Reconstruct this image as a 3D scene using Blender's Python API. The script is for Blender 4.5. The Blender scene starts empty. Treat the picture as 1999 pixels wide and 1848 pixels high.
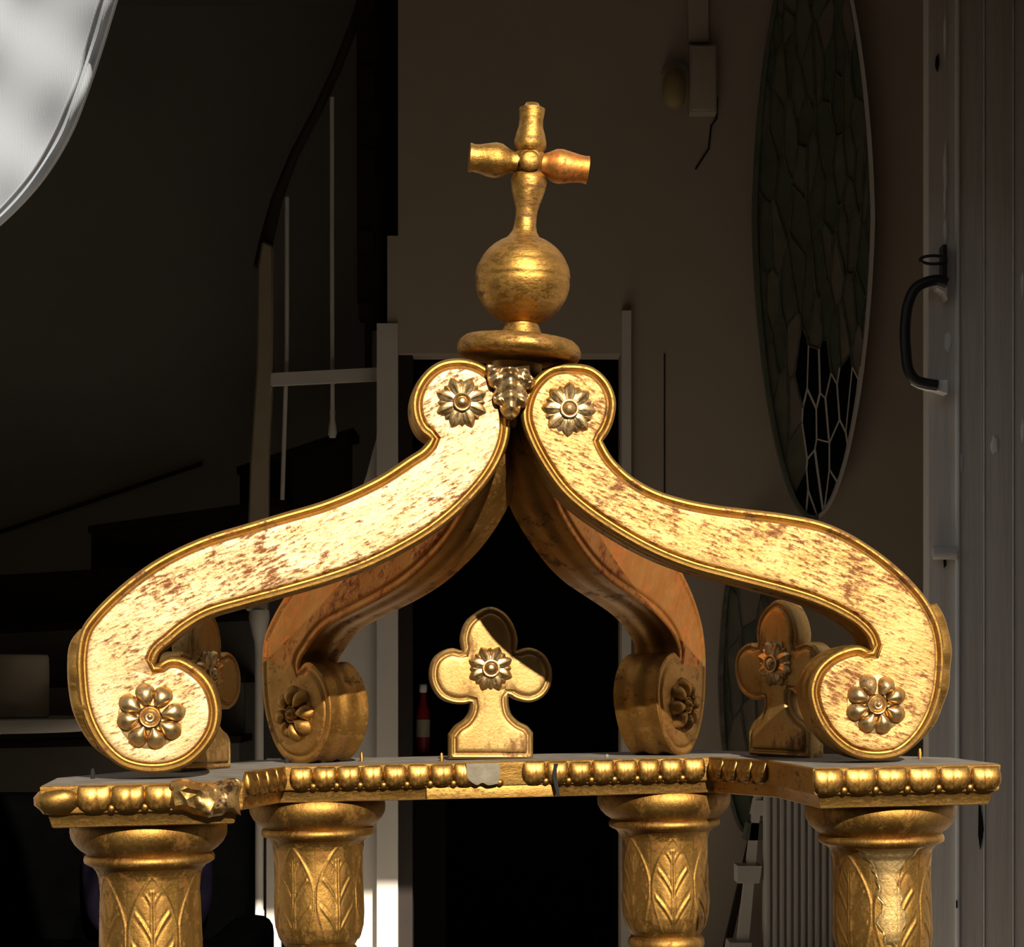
import bpy, bmesh, math, random
import numpy as np
from mathutils import Vector, Matrix
from mathutils.geometry import delaunay_2d_cdt

random.seed(7)
scene = bpy.context.scene
COL = scene.collection

# ------------------------------------------------------------------ camera, light, exposure
F_PX = 4126.0          # focal length in pixels of the 1999 x 1848 frame
CAM = Vector((0.0, -2.3, 1.05))
PX0, PY0 = 999.5, 1310.0   # the point straight ahead of the level camera

cam_data = bpy.data.cameras.new('camera')
cam_data.sensor_width = 36.0
cam_data.lens = F_PX * 36.0 / 1999.0
cam_data.shift_y = (PY0 - 924.0) / 1999.0
cam_data.clip_start = 0.05
cam = bpy.data.objects.new('camera', cam_data)
cam.location = CAM
cam.rotation_euler = (math.radians(90), 0, 0)
COL.objects.link(cam)
scene.camera = cam

SUN_DIR = Vector((0.25, -1.0, 0.53)).normalized()     # towards the sun
sun_data = bpy.data.lights.new('sun', 'SUN')
sun_data.energy = 10.0
sun_data.angle = math.radians(0.55)
sun_data.color = (1.0, 0.90, 0.74)
sun = bpy.data.objects.new('sun', sun_data)
sun.rotation_euler = SUN_DIR.to_track_quat('Z', 'Y').to_euler()
sun.location = (1, -6, 5)
COL.objects.link(sun)

world = bpy.data.worlds.new('world')
scene.world = world
world.use_nodes = True
wn = world.node_tree.nodes
wl = world.node_tree.links
wn.clear()
wo = wn.new('ShaderNodeOutputWorld')
wb = wn.new('ShaderNodeBackground')
wg = wn.new('ShaderNodeTexCoord')
wsx = wn.new('ShaderNodeSeparateXYZ')
wr = wn.new('ShaderNodeValToRGB')
wr.color_ramp.elements[0].position = 0.0
wr.color_ramp.elements[0].color = (0.84, 0.84, 0.83, 1)
wr.color_ramp.elements[1].position = 0.9
wr.color_ramp.elements[1].color = (0.50, 0.61, 0.78, 1)
wl.new(wg.outputs['Generated'], wsx.inputs[0])
wl.new(wsx.outputs['Z'], wr.inputs[0])
wl.new(wr.outputs[0], wb.inputs[0])
wb.inputs[1].default_value = 0.42
wl.new(wb.outputs[0], wo.inputs[0])

scene.view_settings.view_transform = 'Standard'
scene.view_settings.look = 'None'
scene.view_settings.gamma = 1.0
scene.view_settings.use_curve_mapping = False
scene.view_settings.exposure = 0.0


# ------------------------------------------------------------------ helpers
def P(px, py, Y):
    """World point seen at pixel (px, py) that stands at depth Y."""
    s = (Y - CAM.y) / F_PX
    return Vector(((px - PX0) * s, Y, CAM.z + (PY0 - py) * s))


def MX(px, Y):
    return (px - PX0) * (Y - CAM.y) / F_PX


def MZ(py, Y):
    return CAM.z + (PY0 - py) * (Y - CAM.y) / F_PX


def link_mesh(name, me, mat, parent=None):
    o = bpy.data.objects.new(name, me)
    if mat is not None:
        for m in (mat if isinstance(mat, (list, tuple)) else [mat]):
            me.materials.append(m)
    COL.objects.link(o)
    if parent is not None:
        o.parent = parent
    return o


def smooth(me, angle=40):
    me.polygons.foreach_set('use_smooth', [True] * len(me.polygons))
    me.set_sharp_from_angle(angle=math.radians(angle))


def mesh_obj(name, verts, faces, mat, parent=None, sm=40, fix=True):
    me = bpy.data.meshes.new(name)
    me.from_pydata([tuple(v) for v in verts], [], [tuple(f) for f in faces])
    if fix:
        bm = bmesh.new()
        bm.from_mesh(me)
        bmesh.ops.recalc_face_normals(bm, faces=bm.faces)
        bm.to_mesh(me)
        bm.free()
    if sm:
        smooth(me, sm)
    return link_mesh(name, me, mat, parent)


def bm_obj(name, bm, mat, parent=None, sm=40):
    bmesh.ops.recalc_face_normals(bm, faces=bm.faces)
    me = bpy.data.meshes.new(name)
    bm.to_mesh(me)
    bm.free()
    if sm:
        smooth(me, sm)
    return link_mesh(name, me, mat, parent)


def box_bm(bm, x0, x1, y0, y1, z0, z1, bevel=0.0):
    r = bmesh.ops.create_cube(bm, size=1.0)
    vs = r['verts']
    for v in vs:
        v.co = Vector(((x0 + x1) / 2 + v.co.x * (x1 - x0), (y0 + y1) / 2 + v.co.y * (y1 - y0),
                       (z0 + z1) / 2 + v.co.z * (z1 - z0)))
    if bevel > 0:
        es = list({e for v in vs for e in v.link_edges})
        bmesh.ops.bevel(bm, geom=es, offset=bevel, segments=2, affect='EDGES', profile=0.6)
    return vs


def box(name, x0, x1, y0, y1, z0, z1, mat, parent=None, bevel=0.0):
    bm = bmesh.new()
    box_bm(bm, min(x0, x1), max(x0, x1), min(y0, y1), max(y0, y1), min(z0, z1), max(z0, z1), bevel)
    return bm_obj(name, bm, mat, parent, 40)


def box_px(name, px0, py0, px1, py1, Y, depth, mat, parent=None, bevel=0.0):
    return box(name, MX(px0, Y), MX(px1, Y), Y, Y + depth, MZ(py1, Y), MZ(py0, Y), mat, parent, bevel)


def prism_px(name, pts, Y, depth, mat, parent=None, bevel=0.0):
    """A board whose front outline is given in pixels at depth Y, with real thickness."""
    bm = bmesh.new()
    front = [bm.verts.new(P(x, y, Y)) for x, y in pts]
    f = bm.faces.new(front)
    r = bmesh.ops.extrude_face_region(bm, geom=[f])
    for v in [g for g in r['geom'] if isinstance(g, bmesh.types.BMVert)]:
        v.co.y += depth
    if bevel:
        bmesh.ops.bevel(bm, geom=list(bm.edges), offset=bevel, segments=1, affect='EDGES')
    return bm_obj(name, bm, mat, parent, 30)


def lathe_geo(profile, seg, origin=Vector((0, 0, 0)), axis=Vector((0, 0, 1)), jitter=0.0, seed=0, squash=None):
    """profile: list of (radius, distance along the axis)."""
    rnd = random.Random(seed)
    q = axis.normalized().to_track_quat('Z', 'Y')
    verts, faces = [], []
    n = len(profile)
    ph = [rnd.uniform(0, 6.28) for _ in range(4)]
    for i, (r, h) in enumerate(profile):
        for k in range(seg):
            a = 2 * math.pi * k / seg
            rr = r
            if jitter:
                rr = r * (1 + jitter * (math.sin(2 * a + ph[0] + h * 90) + math.sin(3 * a + ph[1] - h * 140) + 0.6 * math.sin(5 * a + ph[2] + h * 230)))
            v = Vector((rr * math.cos(a), rr * math.sin(a), h))
            if squash:
                v.x *= squash[0]; v.y *= squash[1]
            verts.append(origin + q @ v)
    for i in range(n - 1):
        for k in range(seg):
            a = i * seg + k
            b = i * seg + (k + 1) % seg
            faces.append((a, b, b + seg, a + seg))
    faces.append(tuple(range(seg - 1, -1, -1)))
    faces.append(tuple((n - 1) * seg + k for k in range(seg)))
    return verts, faces


def lathe(name, profile, mat, parent=None, seg=48, origin=Vector((0, 0, 0)), axis=Vector((0, 0, 1)), jitter=0.0, seed=0, sm=50):
    v, f = lathe_geo(profile, seg, origin, axis, jitter, seed)
    return mesh_obj(name, v, f, mat, parent, sm)


def tube_geo(pts, radii, seg=10, verts=None, faces=None):
    """A round tube through the given points; returns verts, faces."""
    verts = [] if verts is None else verts
    faces = [] if faces is None else faces
    n = len(pts)
    if not hasattr(radii, '__len__'):
        radii = [radii] * n
    base = len(verts)
    prev = None
    for i in range(n):
        t = (pts[min(i + 1, n - 1)] - pts[max(i - 1, 0)]).normalized()
        if prev is None:
            u = t.cross(Vector((0.3, 0.9, 0.2)))
            if u.length < 1e-3:
                u = t.cross(Vector((1, 0, 0)))
        else:
            u = prev - t * prev.dot(t)
        u.normalize()
        prev = u
        w = t.cross(u)
        for k in range(seg):
            a = 2 * math.pi * k / seg
            verts.append(pts[i] + (u * math.cos(a) + w * math.sin(a)) * radii[i])
    for i in range(n - 1):
        for k in range(seg):
            a = base + i * seg + k
            b = base + i * seg + (k + 1) % seg
            faces.append((a, b, b + seg, a + seg))
    faces.append(tuple(base + k for k in range(seg - 1, -1, -1)))
    faces.append(tuple(base + (n - 1) * seg + k for k in range(seg)))
    return verts, faces


def tube(name, pts, radii, mat, parent=None, seg=10):
    v, f = tube_geo([Vector(p) for p in pts], radii, seg)
    return mesh_obj(name, v, f, mat, parent, 60)


def catmull(pts, step):
    """Centripetal-ish open spline through 2D points, sampled every `step`."""
    p = [np.array(q, float) for q in pts]
    ext = [2 * p[0] - p[1]] + p + [2 * p[-1] - p[-2]]
    out = []
    for i in range(1, len(ext) - 2):
        p0, p1, p2, p3 = ext[i - 1], ext[i], ext[i + 1], ext[i + 2]
        d = np.linalg.norm(p2 - p1)
        n = max(1, int(round(d / step)))
        t0 = 0.0
        t1 = t0 + max(np.linalg.norm(p1 - p0), 1e-9) ** 0.5
        t2 = t1 + max(np.linalg.norm(p2 - p1), 1e-9) ** 0.5
        t3 = t2 + max(np.linalg.norm(p3 - p2), 1e-9) ** 0.5
        for k in range(n):
            t = t1 + (t2 - t1) * k / n
            a1 = (t1 - t) / (t1 - t0) * p0 + (t - t0) / (t1 - t0) * p1
            a2 = (t2 - t) / (t2 - t1) * p1 + (t - t1) / (t2 - t1) * p2
            a3 = (t3 - t) / (t3 - t2) * p2 + (t - t2) / (t3 - t2) * p3
            b1 = (t2 - t) / (t2 - t0) * a1 + (t - t0) / (t2 - t0) * a2
            b2 = (t3 - t) / (t3 - t1) * a2 + (t - t1) / (t3 - t1) * a3
            out.append((t2 - t) / (t2 - t1) * b1 + (t - t1) / (t2 - t1) * b2)
    out.append(p[-1])
    return out


def closed_outline(pts, step):
    """pts: (x, y) smooth points or (x, y, 1) sharp corners; returns an array of samples, the loop closed."""
    n = len(pts)
    corners = [i for i, p in enumerate(pts) if len(p) > 2]
    if not corners:
        q = [p[:2] for p in pts]
        ext = q[-3:] + q + q[:4]
        s = catmull(ext, step)
        # keep the part from the first to the closing point
        a = np.array(q[0], float)
        d = [np.linalg.norm(v - a) for v in s]
        idx = [i for i, v in enumerate(d) if v < 1e-9]
        return np.array(s[idx[0]:idx[-1]])
    out = []
    for j, c in enumerate(corners):
        e = corners[(j + 1) % len(corners)]
        run = [pts[c][:2]]
        i = c
        while True:
            i = (i + 1) % n
            run.append(pts[i][:2])
            if i == e:
                break
        if len(run) == 2:
            a, b = np.array(run[0], float), np.array(run[1], float)
            m = max(1, int(round(np.linalg.norm(b - a) / step)))
            out += [a + (b - a) * k / m for k in range(m)]
        else:
            out += catmull(run, step)[:-1]
    return np.array(out)


def poly_dist(pts, poly):
    a = poly
    b = np.roll(poly, -1, axis=0)
    ab = b - a
    L = (ab ** 2).sum(1)
    res = np.empty(len(pts))
    for s in range(0, len(pts), 400):
        p = pts[s:s + 400][:, None, :]
        t = np.clip(((p - a) * ab).sum(2) / L, 0, 1)
        d = np.sqrt(((a + t[..., None] * ab - p) ** 2).sum(2))
        res[s:s + 400] = d.min(1)
    return res


def poly_inside(pts, poly):
    x, y = pts[:, 0], pts[:, 1]
    ins = np.zeros(len(pts), bool)
    j = len(poly) - 1
    for i in range(len(poly)):
        xi, yi = poly[i]
        xj, yj = poly[j]
        c = ((yi > y) != (yj > y)) & (x < (xj - xi) * (y - yi) / (yj - yi + 1e-15) + xi)
        ins ^= c
        j = i
    return ins


def relief_plate(outline, levels, prof, thick, grid, both=True, channel=None, extra=None):
    """A plate with a moulded face. outline: Nx2 (u, w) samples in metres. prof: (distance, height) pairs.
    Returns verts as (u, depth, w) with the front at negative depth; a side wall and a back close it."""
    poly = np.array(outline, float)
    area = 0.5 * np.sum(poly[:, 0] * np.roll(poly[:, 1], -1) - np.roll(poly[:, 0], -1) * poly[:, 1])
    if area < 0:
        poly = poly[::-1]
    n = len(poly)
    tang = np.roll(poly, -1, 0) - np.roll(poly, 1, 0)
    tang /= np.linalg.norm(tang, axis=1)[:, None] + 1e-12
    nin = np.stack([-tang[:, 1], tang[:, 0]], 1)
    allp = [poly]
    for d in levels:
        q = poly + nin * d
        dd = poly_dist(q, poly)
        ok = (dd > d * 0.985) & poly_inside(q, poly)
        q = q[ok]
        # thin out crowded points
        keep, last = [], None
        for p in q:
            if last is None or np.linalg.norm(p - last) > grid * 0.18:
                keep.append(p)
                last = p
        if keep:
            allp.append(np.array(keep))
    mn, mxx = poly.min(0), poly.max(0)
    gx = np.arange(mn[0], mxx[0], grid)
    gy = np.arange(mn[1], mxx[1], grid)
    G = np.array([(x + (0.5 * grid if j % 2 else 0), y) for j, y in enumerate(gy) for x in gx])
    ins = poly_inside(G, poly)
    G = G[ins]
    if len(G):
        dd = poly_dist(G, poly)
        G = G[dd > (levels[-1] if len(levels) else 0) + grid * 0.5]
        if len(G):
            allp.append(G)
    pts = np.concatenate(allp)
    edges = [(i, (i + 1) % n) for i in range(n)]
    r = delaunay_2d_cdt([Vector((float(x), float(y))) for x, y in pts], edges, [], 1, 1e-7)
    ov = np.array([(v.x, v.y) for v in r[0]])
    tri = [tuple(f) for f in r[2]]
    orig = r[3]
    bmap = {}
    for i, lst in enumerate(orig):
        for k in lst:
            if k < n:
                bmap[k] = i
    d = poly_dist(ov, poly)
    for k, i in bmap.items():
        d[i] = 0.0
    h = np.interp(d, [p[0] for p in prof], [p[1] for p in prof])
    if extra is not None:
        h = h + extra(ov, d)
    m = len(ov)
    verts = [(ov[i, 0], -thick / 2 - h[i], ov[i, 1]) for i in range(m)]
    faces = list(tri)
    if both:
        verts += [(ov[i, 0], thick / 2 + h[i], ov[i, 1]) for i in range(m)]
        faces += [tuple(reversed([i + m for i in f])) for f in tri]
        off = m
    else:
        verts += [(ov[i, 0], thick / 2, ov[i, 1]) for i in range(m)]
        faces += [tuple(reversed([i + m for i in f])) for f in tri]
        off = m
    loop = [bmap.get(k) for k in range(n)]
    loop = [v for v in loop if v is not None]
    rows = [loop]
    if channel:
        for t, ins_ in channel:
            row = []
            for k in range(n):
                i = bmap.get(k)
                if i is None:
                    continue
                y0, y1 = verts[i][1], verts[i + off][1]
                q = poly[k] + nin[k] * ins_
                row.append(len(verts))
                verts.append((q[0], y0 + (y1 - y0) * t, q[1]))
            rows.append(row)
    rows.append([i + off for i in loop])
    L = len(loop)
    for a, b in zip(rows[:-1], rows[1:]):
        for k in range(L):
            faces.append((a[k], a[(k + 1) % L], b[(k + 1) % L], b[k]))
    return verts, faces


# ------------------------------------------------------------------ materials
def new_mat(name):
    m = bpy.data.materials.new(name)
    m.use_nodes = True
    nt = m.node_tree
    b = nt.nodes['Principled BSDF']
    return m, nt, b


def ramp(nt, src, p0, p1, c0=(0, 0, 0, 1), c1=(1, 1, 1, 1)):
    r = nt.nodes.new('ShaderNodeValToRGB')
    r.color_ramp.elements[0].position = p0
    r.color_ramp.elements[1].position = p1
    r.color_ramp.elements[0].color = c0
    r.color_ramp.elements[1].color = c1
    nt.links.new(src, r.inputs[0])
    return r.outputs[0]


def noise(nt, scale, detail=4, rough=0.6, vec=None, dist=0.0):
    n = nt.nodes.new('ShaderNodeTexNoise')
    n.inputs['Scale'].default_value = scale
    n.inputs['Detail'].default_value = detail
    n.inputs['Roughness'].default_value = rough
    n.inputs['Distortion'].default_value = dist
    if vec is not None:
        nt.links.new(vec, n.inputs['Vector'])
    return n.outputs['Fac']


def math_n(nt, op, a, b):
    n = nt.nodes.new('ShaderNodeMath')
    n.operation = op
    for i, v in enumerate((a, b)):
        if isinstance(v, (int, float)):
            n.inputs[i].default_value = v
        else:
            nt.links.new(v, n.inputs[i])
    return n.outputs[0]


def mix_c(nt, fac, a, b):
    n = nt.nodes.new('ShaderNodeMix')
    n.data_type = 'RGBA'
    if isinstance(fac, (int, float)):
        n.inputs['Factor'].default_value = fac
    else:
        nt.links.new(fac, n.inputs['Factor'])
    for i, v in ((6, a), (7, b)):
        if isinstance(v, tuple):
            n.inputs[i].default_value = v + (1,) if len(v) == 3 else v
        else:
            nt.links.new(v, n.inputs[i])
    return n.outputs[2]


def gold_mat(name, gold=(0.86, 0.56, 0.19), gold2=(0.74, 0.44, 0.12), bole=(0.30, 0.09, 0.03), wear=0.5, rough=0.36,
             rot=0.0, stretch=5.0, bump=0.25, grain=55.0, boleness=1.0):
    m, nt, b = new_mat(name)
    tc = nt.nodes.new('ShaderNodeTexCoord')
    mp = nt.nodes.new('ShaderNodeMapping')
    mp.vector_type = 'TEXTURE'
    mp.inputs['Rotation'].default_value = (0, -rot, 0)
    mp.inputs['Scale'].default_value = (1.0, 1.0, 1.0 / stretch)
    nt.links.new(tc.outputs['Object'], mp.inputs['Vector'])
    streak = noise(nt, grain, 8, 0.68, mp.outputs[0])
    patch = noise(nt, 13, 3, 0.55, tc.outputs['Object'], 0.4)
    fine = noise(nt, 260, 4, 0.7, tc.outputs['Object'])
    s = math_n(nt, 'ADD', math_n(nt, 'MULTIPLY', streak, 0.74), math_n(nt, 'MULTIPLY', patch, 0.36))
    s = math_n(nt, 'ADD', s, math_n(nt, 'MULTIPLY', math_n(nt, 'SUBTRACT', fine, 0.5), 0.22))
    lo = 0.67 - 0.16 * wear
    w = ramp(nt, s, lo, lo + 0.12)
    b.inputs['Specular IOR Level'].default_value = 0.2
    tone = ramp(nt, noise(nt, 22, 5, 0.6, mp.outputs[0]), 0.35, 0.7)
    base = mix_c(nt, tone, gold, gold2)
    nt.links.new(mix_c(nt, w, base, bole), b.inputs['Base Color'])
    nt.links.new(math_n(nt, 'SUBTRACT', 1.0, math_n(nt, 'MULTIPLY', w, 0.75 * boleness)), b.inputs['Metallic'])
    rr = math_n(nt, 'ADD', rough, math_n(nt, 'MULTIPLY', math_n(nt, 'SUBTRACT', fine, 0.45), 0.25))
    nt.links.new(math_n(nt, 'ADD', rr, math_n(nt, 'MULTIPLY', w, 0.12)), b.inputs['Roughness'])
    bp = nt.nodes.new('ShaderNodeBump')
    bp.inputs['Strength'].default_value = bump
    bp.inputs['Distance'].default_value = 0.0016
    nt.links.new(math_n(nt, 'ADD', streak, math_n(nt, 'MULTIPLY', fine, 0.5)), bp.inputs['Height'])
    nt.links.new(bp.outputs[0], b.inputs['Normal'])
    return m


def paint_mat(name, col, col2=None, rough=0.6, scale=3.0, stretch=(1, 1, 1), bump=0.05, spec=0.3, fine=60.0, lo=0.35, hi=0.7):
    m, nt, b = new_mat(name)
    col2 = col2 or tuple(c * 0.8 for c in col)
    tc = nt.nodes.new('ShaderNodeTexCoord')
    mp = nt.nodes.new('ShaderNodeMapping')
    mp.inputs['Scale'].default_value = stretch
    nt.links.new(tc.outputs['Object'], mp.inputs['Vector'])
    n1 = noise(nt, scale, 5, 0.6, mp.outputs[0])
    nt.links.new(mix_c(nt, ramp(nt, n1, lo, hi), col, col2), b.inputs['Base Color'])
    b.inputs['Roughness'].default_value = rough
    b.inputs['Specular IOR Level'].default_value = spec
    if bump:
        bp = nt.nodes.new('ShaderNodeBump')
        bp.inputs['Strength'].default_value = bump
        bp.inputs['Distance'].default_value = 0.002
        nt.links.new(noise(nt, fine, 4, 0.6, mp.outputs[0]), bp.inputs['Height'])
        nt.links.new(bp.outputs[0], b.inputs['Normal'])
    return m


M = {}
BOLE = (0.125, 0.040, 0.010)
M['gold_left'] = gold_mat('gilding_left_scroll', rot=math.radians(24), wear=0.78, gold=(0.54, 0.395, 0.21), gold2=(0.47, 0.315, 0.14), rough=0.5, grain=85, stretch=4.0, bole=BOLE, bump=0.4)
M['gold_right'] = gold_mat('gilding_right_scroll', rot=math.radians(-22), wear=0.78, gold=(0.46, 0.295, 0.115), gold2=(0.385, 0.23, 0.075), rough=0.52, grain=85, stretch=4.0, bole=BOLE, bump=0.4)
M['gold'] = gold_mat('gilding', wear=0.5, stretch=3.0, rough=0.5, gold=(0.36, 0.205, 0.055), gold2=(0.27, 0.14, 0.032), bole=(0.10, 0.04, 0.012), bump=0.5)
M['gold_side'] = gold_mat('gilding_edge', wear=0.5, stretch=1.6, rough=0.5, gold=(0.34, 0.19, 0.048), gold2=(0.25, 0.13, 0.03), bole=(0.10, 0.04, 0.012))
M['gold_rosette'] = gold_mat('gilding_rosette', wear=0.4, stretch=1.0, rough=0.34, gold=(0.58, 0.40, 0.19), gold2=(0.42, 0.265, 0.105), bole=(0.09, 0.045, 0.02))
M['gold_crest'] = gold_mat('gilding_crest', wear=0.55, stretch=0.35, rough=0.5, bole=(0.14, 0.065, 0.02), gold=(0.40, 0.255, 0.095), gold2=(0.32, 0.19, 0.06), bump=0.4)
M['gold_bead'] = gold_mat('gilding_bead', wear=0.45, stretch=1.0, rough=0.38, gold=(0.34, 0.19, 0.05), gold2=(0.21, 0.105, 0.022), bole=(0.08, 0.028, 0.008))
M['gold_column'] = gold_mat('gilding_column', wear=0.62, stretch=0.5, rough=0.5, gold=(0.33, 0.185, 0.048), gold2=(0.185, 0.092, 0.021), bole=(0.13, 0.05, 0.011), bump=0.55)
M['gold_rear'] = gold_mat('rear_gilding', wear=0.55, stretch=1.5, rough=0.5, gold=(0.36, 0.19, 0.048), gold2=(0.27, 0.13, 0.028), bole=(0.10, 0.04, 0.012))
M['bole_orange'] = gold_mat('rear_orange_ground', wear=0.72, stretch=2.4, rough=0.5, gold=(0.44, 0.20, 0.05), gold2=(0.40, 0.14, 0.026), bole=(0.27, 0.055, 0.010), rot=math.radians(60), boleness=0.8)
M['gold_orb'] = gold_mat('gilding_orb', wear=0.8, stretch=3.0, rough=0.42, gold=(0.40, 0.22, 0.052), gold2=(0.24, 0.12, 0.026), bole=(0.10, 0.045, 0.012), bump=0.5)
M['gold_shine'] = gold_mat('rubbed_bright_gilding', wear=0.25, stretch=0.6, rough=0.36, gold=(0.66, 0.46, 0.20), gold2=(0.52, 0.32, 0.11), bole=(0.16, 0.06, 0.02), bump=0.35)
M['dust_wood'] = paint_mat('dusty_bare_wood', (0.15, 0.135, 0.115), (0.085, 0.072, 0.058), 0.8, 30, (1, 1, 1), 0.3)
M['plaster'] = paint_mat('bare_grey_gesso', (0.17, 0.15, 0.11), (0.12, 0.10, 0.07), 0.85, 60, (1, 1, 1), 0.5, fine=300)
M['dark_wood'] = paint_mat('dark_stair_wood', (0.018, 0.010, 0.006), (0.010, 0.006, 0.004), 0.5, 8)
M['black'] = paint_mat('black_fabric', (0.0010, 0.0010, 0.0011), (0.0006, 0.0006, 0.0006), 1.0, 8, spec=0.0)
M['purple'] = paint_mat('dark_purple_cloth', (0.0055, 0.0042, 0.0085), (0.0022, 0.0018, 0.0035), 1.0, 12, spec=0.0)
M['wall_tan'] = paint_mat('warm_grey_wall', (0.41, 0.345, 0.285), (0.37, 0.31, 0.255), 0.85, 1.3, bump=0.08)
M['wall_dark'] = paint_mat('stairwell_wall', (0.36, 0.345, 0.315), (0.31, 0.30, 0.27), 0.9, 1.0, bump=0.04)
M['white_trim'] = paint_mat('white_painted_trim', (0.62, 0.58, 0.54), (0.55, 0.52, 0.48), 0.6, 4, bump=0.05)
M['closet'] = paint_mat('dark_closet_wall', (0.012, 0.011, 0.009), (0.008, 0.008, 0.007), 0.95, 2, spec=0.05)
M['door_grey'] = paint_mat('grey_painted_door', (0.70, 0.645, 0.58), (0.60, 0.55, 0.49), 0.55, 26, (8, 8, 0.25), 0.12, fine=40)
M['bead_paint'] = paint_mat('fresh_white_bead_paint', (0.90, 0.90, 0.88), (0.78, 0.78, 0.75), 0.5, 12)
M['chipped'] = paint_mat('pale_paint_spot', (0.92, 0.92, 0.90), (0.8, 0.8, 0.78), 0.7, 30)
M['hole'] = paint_mat('dark_gash', (0.01, 0.009, 0.008), (0.006, 0.005, 0.005), 0.9, 10)
M['iron'] = paint_mat('black_iron', (0.012, 0.012, 0.013), (0.02, 0.018, 0.016), 0.4, 20, spec=0.5)
M['newel_paint'] = paint_mat('brown_newel_coat', (0.34, 0.28, 0.20), (0.28, 0.225, 0.155), 0.6, 6)  # newel shaft, darker and browner than its foot
M['cream_plastic'] = paint_mat('cream_plastic', (0.38, 0.33, 0.25), (0.32, 0.28, 0.21), 0.5, 10)
M['floor'] = paint_mat('pale_tile_floor', (0.74, 0.68, 0.60), (0.68, 0.62, 0.54), 0.6, 5)
M['ground'] = paint_mat('pale_paving', (0.15, 0.135, 0.12), (0.12, 0.11, 0.095), 0.9, 6)
M['shade_wall'] = paint_mat('unseen_shade_wall', (0.06, 0.045, 0.036), (0.045, 0.034, 0.028), 0.9, 4)
M['facade'] = paint_mat('rendered_facade', (0.36, 0.33, 0.29), (0.30, 0.28, 0.25), 0.9, 3)
M['ceiling'] = paint_mat('ceiling_paint', (0.35, 0.31, 0.26), (0.3, 0.27, 0.23), 0.9, 2)
M['lead'] = paint_mat('lead_came', (0.07, 0.07, 0.055), (0.16, 0.15, 0.12), 0.6, 40)
M['glass_dark'] = paint_mat('glass_over_dark', (0.004, 0.005, 0.004), (0.003, 0.003, 0.003), 0.5, 10, spec=0.1, bump=0)
M['glass_a'] = paint_mat('grey_green_glass', (0.125, 0.14, 0.10), (0.085, 0.10, 0.072), 0.45, 14, spec=0.15)
M['glass_b'] = paint_mat('olive_glass', (0.18, 0.175, 0.13), (0.13, 0.13, 0.095), 0.45, 14, spec=0.15)
M['glass_c'] = paint_mat('brown_grey_glass', (0.24, 0.205, 0.16), (0.19, 0.16, 0.125), 0.45, 14, spec=0.15)
M['red'] = paint_mat('dim_red', (0.25, 0.01, 0.02), (0.18, 0.01, 0.015), 0.5, 10)
M['foil'] = gold_mat('crumpled_foil', wear=0.6, stretch=1, rough=0.36, gold=(0.42, 0.26, 0.09), gold2=(0.28, 0.155, 0.045), bole=(0.03, 0.013, 0.007))


def cloth_mat():
    m, nt, b = new_mat('white_cloth')
    tc = nt.nodes.new('ShaderNodeTexCoord')
    b.inputs['Base Color'].default_value = (0.56, 0.61, 0.68, 1)
    b.inputs['Roughness'].default_value = 0.85
    b.inputs['Specular IOR Level'].default_value = 0.1
    bp = nt.nodes.new('ShaderNodeBump')
    bp.inputs['Strength'].default_value = 0.15
    bp.inputs['Distance'].default_value = 0.001
    wv = nt.nodes.new('ShaderNodeTexWave')
    wv.inputs['Scale'].default_value = 120
    wv.inputs['Distortion'].default_value = 1.0
    nt.links.new(tc.outputs['Object'], wv.inputs['Vector'])
    nt.links.new(wv.outputs['Fac'], bp.inputs['Height'])
    nt.links.new(bp.outputs[0], b.inputs['Normal'])
    tr = nt.nodes.new('ShaderNodeBsdfTranslucent')
    tr.inputs[0].default_value = (0.8, 0.79, 0.77, 1)
    mx = nt.nodes.new('ShaderNodeMixShader')
    mx.inputs[0].default_value = 0.10
    out = nt.nodes['Material Output']
    nt.links.new(b.outputs[0], mx.inputs[1])
    nt.links.new(tr.outputs[0], mx.inputs[2])
    nt.links.new(mx.outputs[0], out.inputs['Surface'])
    return m


M['cloth'] = cloth_mat()


def tag(o, label=None, cat=None, group=None, kind=None):
    if label: o['label'] = label
    if cat: o['category'] = cat
    if group: o['group'] = group
    if kind: o['kind'] = kind
    return o


def empty(name, loc=(0, 0, 0), parent=None):
    o = bpy.data.objects.new(name, None)
    o.location = loc
    o.empty_display_size = 0.1
    COL.objects.link(o)
    if parent is not None:
        o.parent = parent
    return o


# ------------------------------------------------------------------ the setting
YB = 4.0      # back wall with the dark doorway
YF = 0.85     # unseen house front, its opening shaped to shade the interior
FLOOR = 0.0
CEIL = 3.6
S = lambda o: tag(o, kind='structure')


def multi_box(name, boxes, mat):
    bm = bmesh.new()
    for b in boxes:
        box_bm(bm, *b)
    return S(bm_obj(name, bm, mat, None, 30))


S(box('floor', -3.2, 2.4, YF, 6.3, -0.12, FLOOR, M['floor']))
S(box('ground', -14, 14, -16, YF, -0.12, FLOOR, M['ground']))
S(box('shade_wall_across', -9, 9, -11.4, -11.0, 0, 6.2, M['shade_wall']))  # unseen wall, added to shade the ground and darken the gold's reflections
S(box('ceiling', -3.2, 2.4, YF + 0.14, 6.3, CEIL, CEIL + 0.1, M['ceiling']))
OPEN_X = 0.785
OPEN_Z = CAM.z + 1.03
multi_box('wall_front', [(-7, -0.95, YF, YF + 0.14, 0, 5.0), (OPEN_X, 7, YF, YF + 0.06, 0, 5.0),
                         (-0.95, OPEN_X, YF, YF + 0.06, OPEN_Z, 5.0)], M['facade'])
x775, x735, x755 = MX(775, YB), MX(736, YB), MX(756, YB)
dz = MZ(690, YB)
xd0, xd1 = MX(777, YB), MX(1211, YB)
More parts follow.
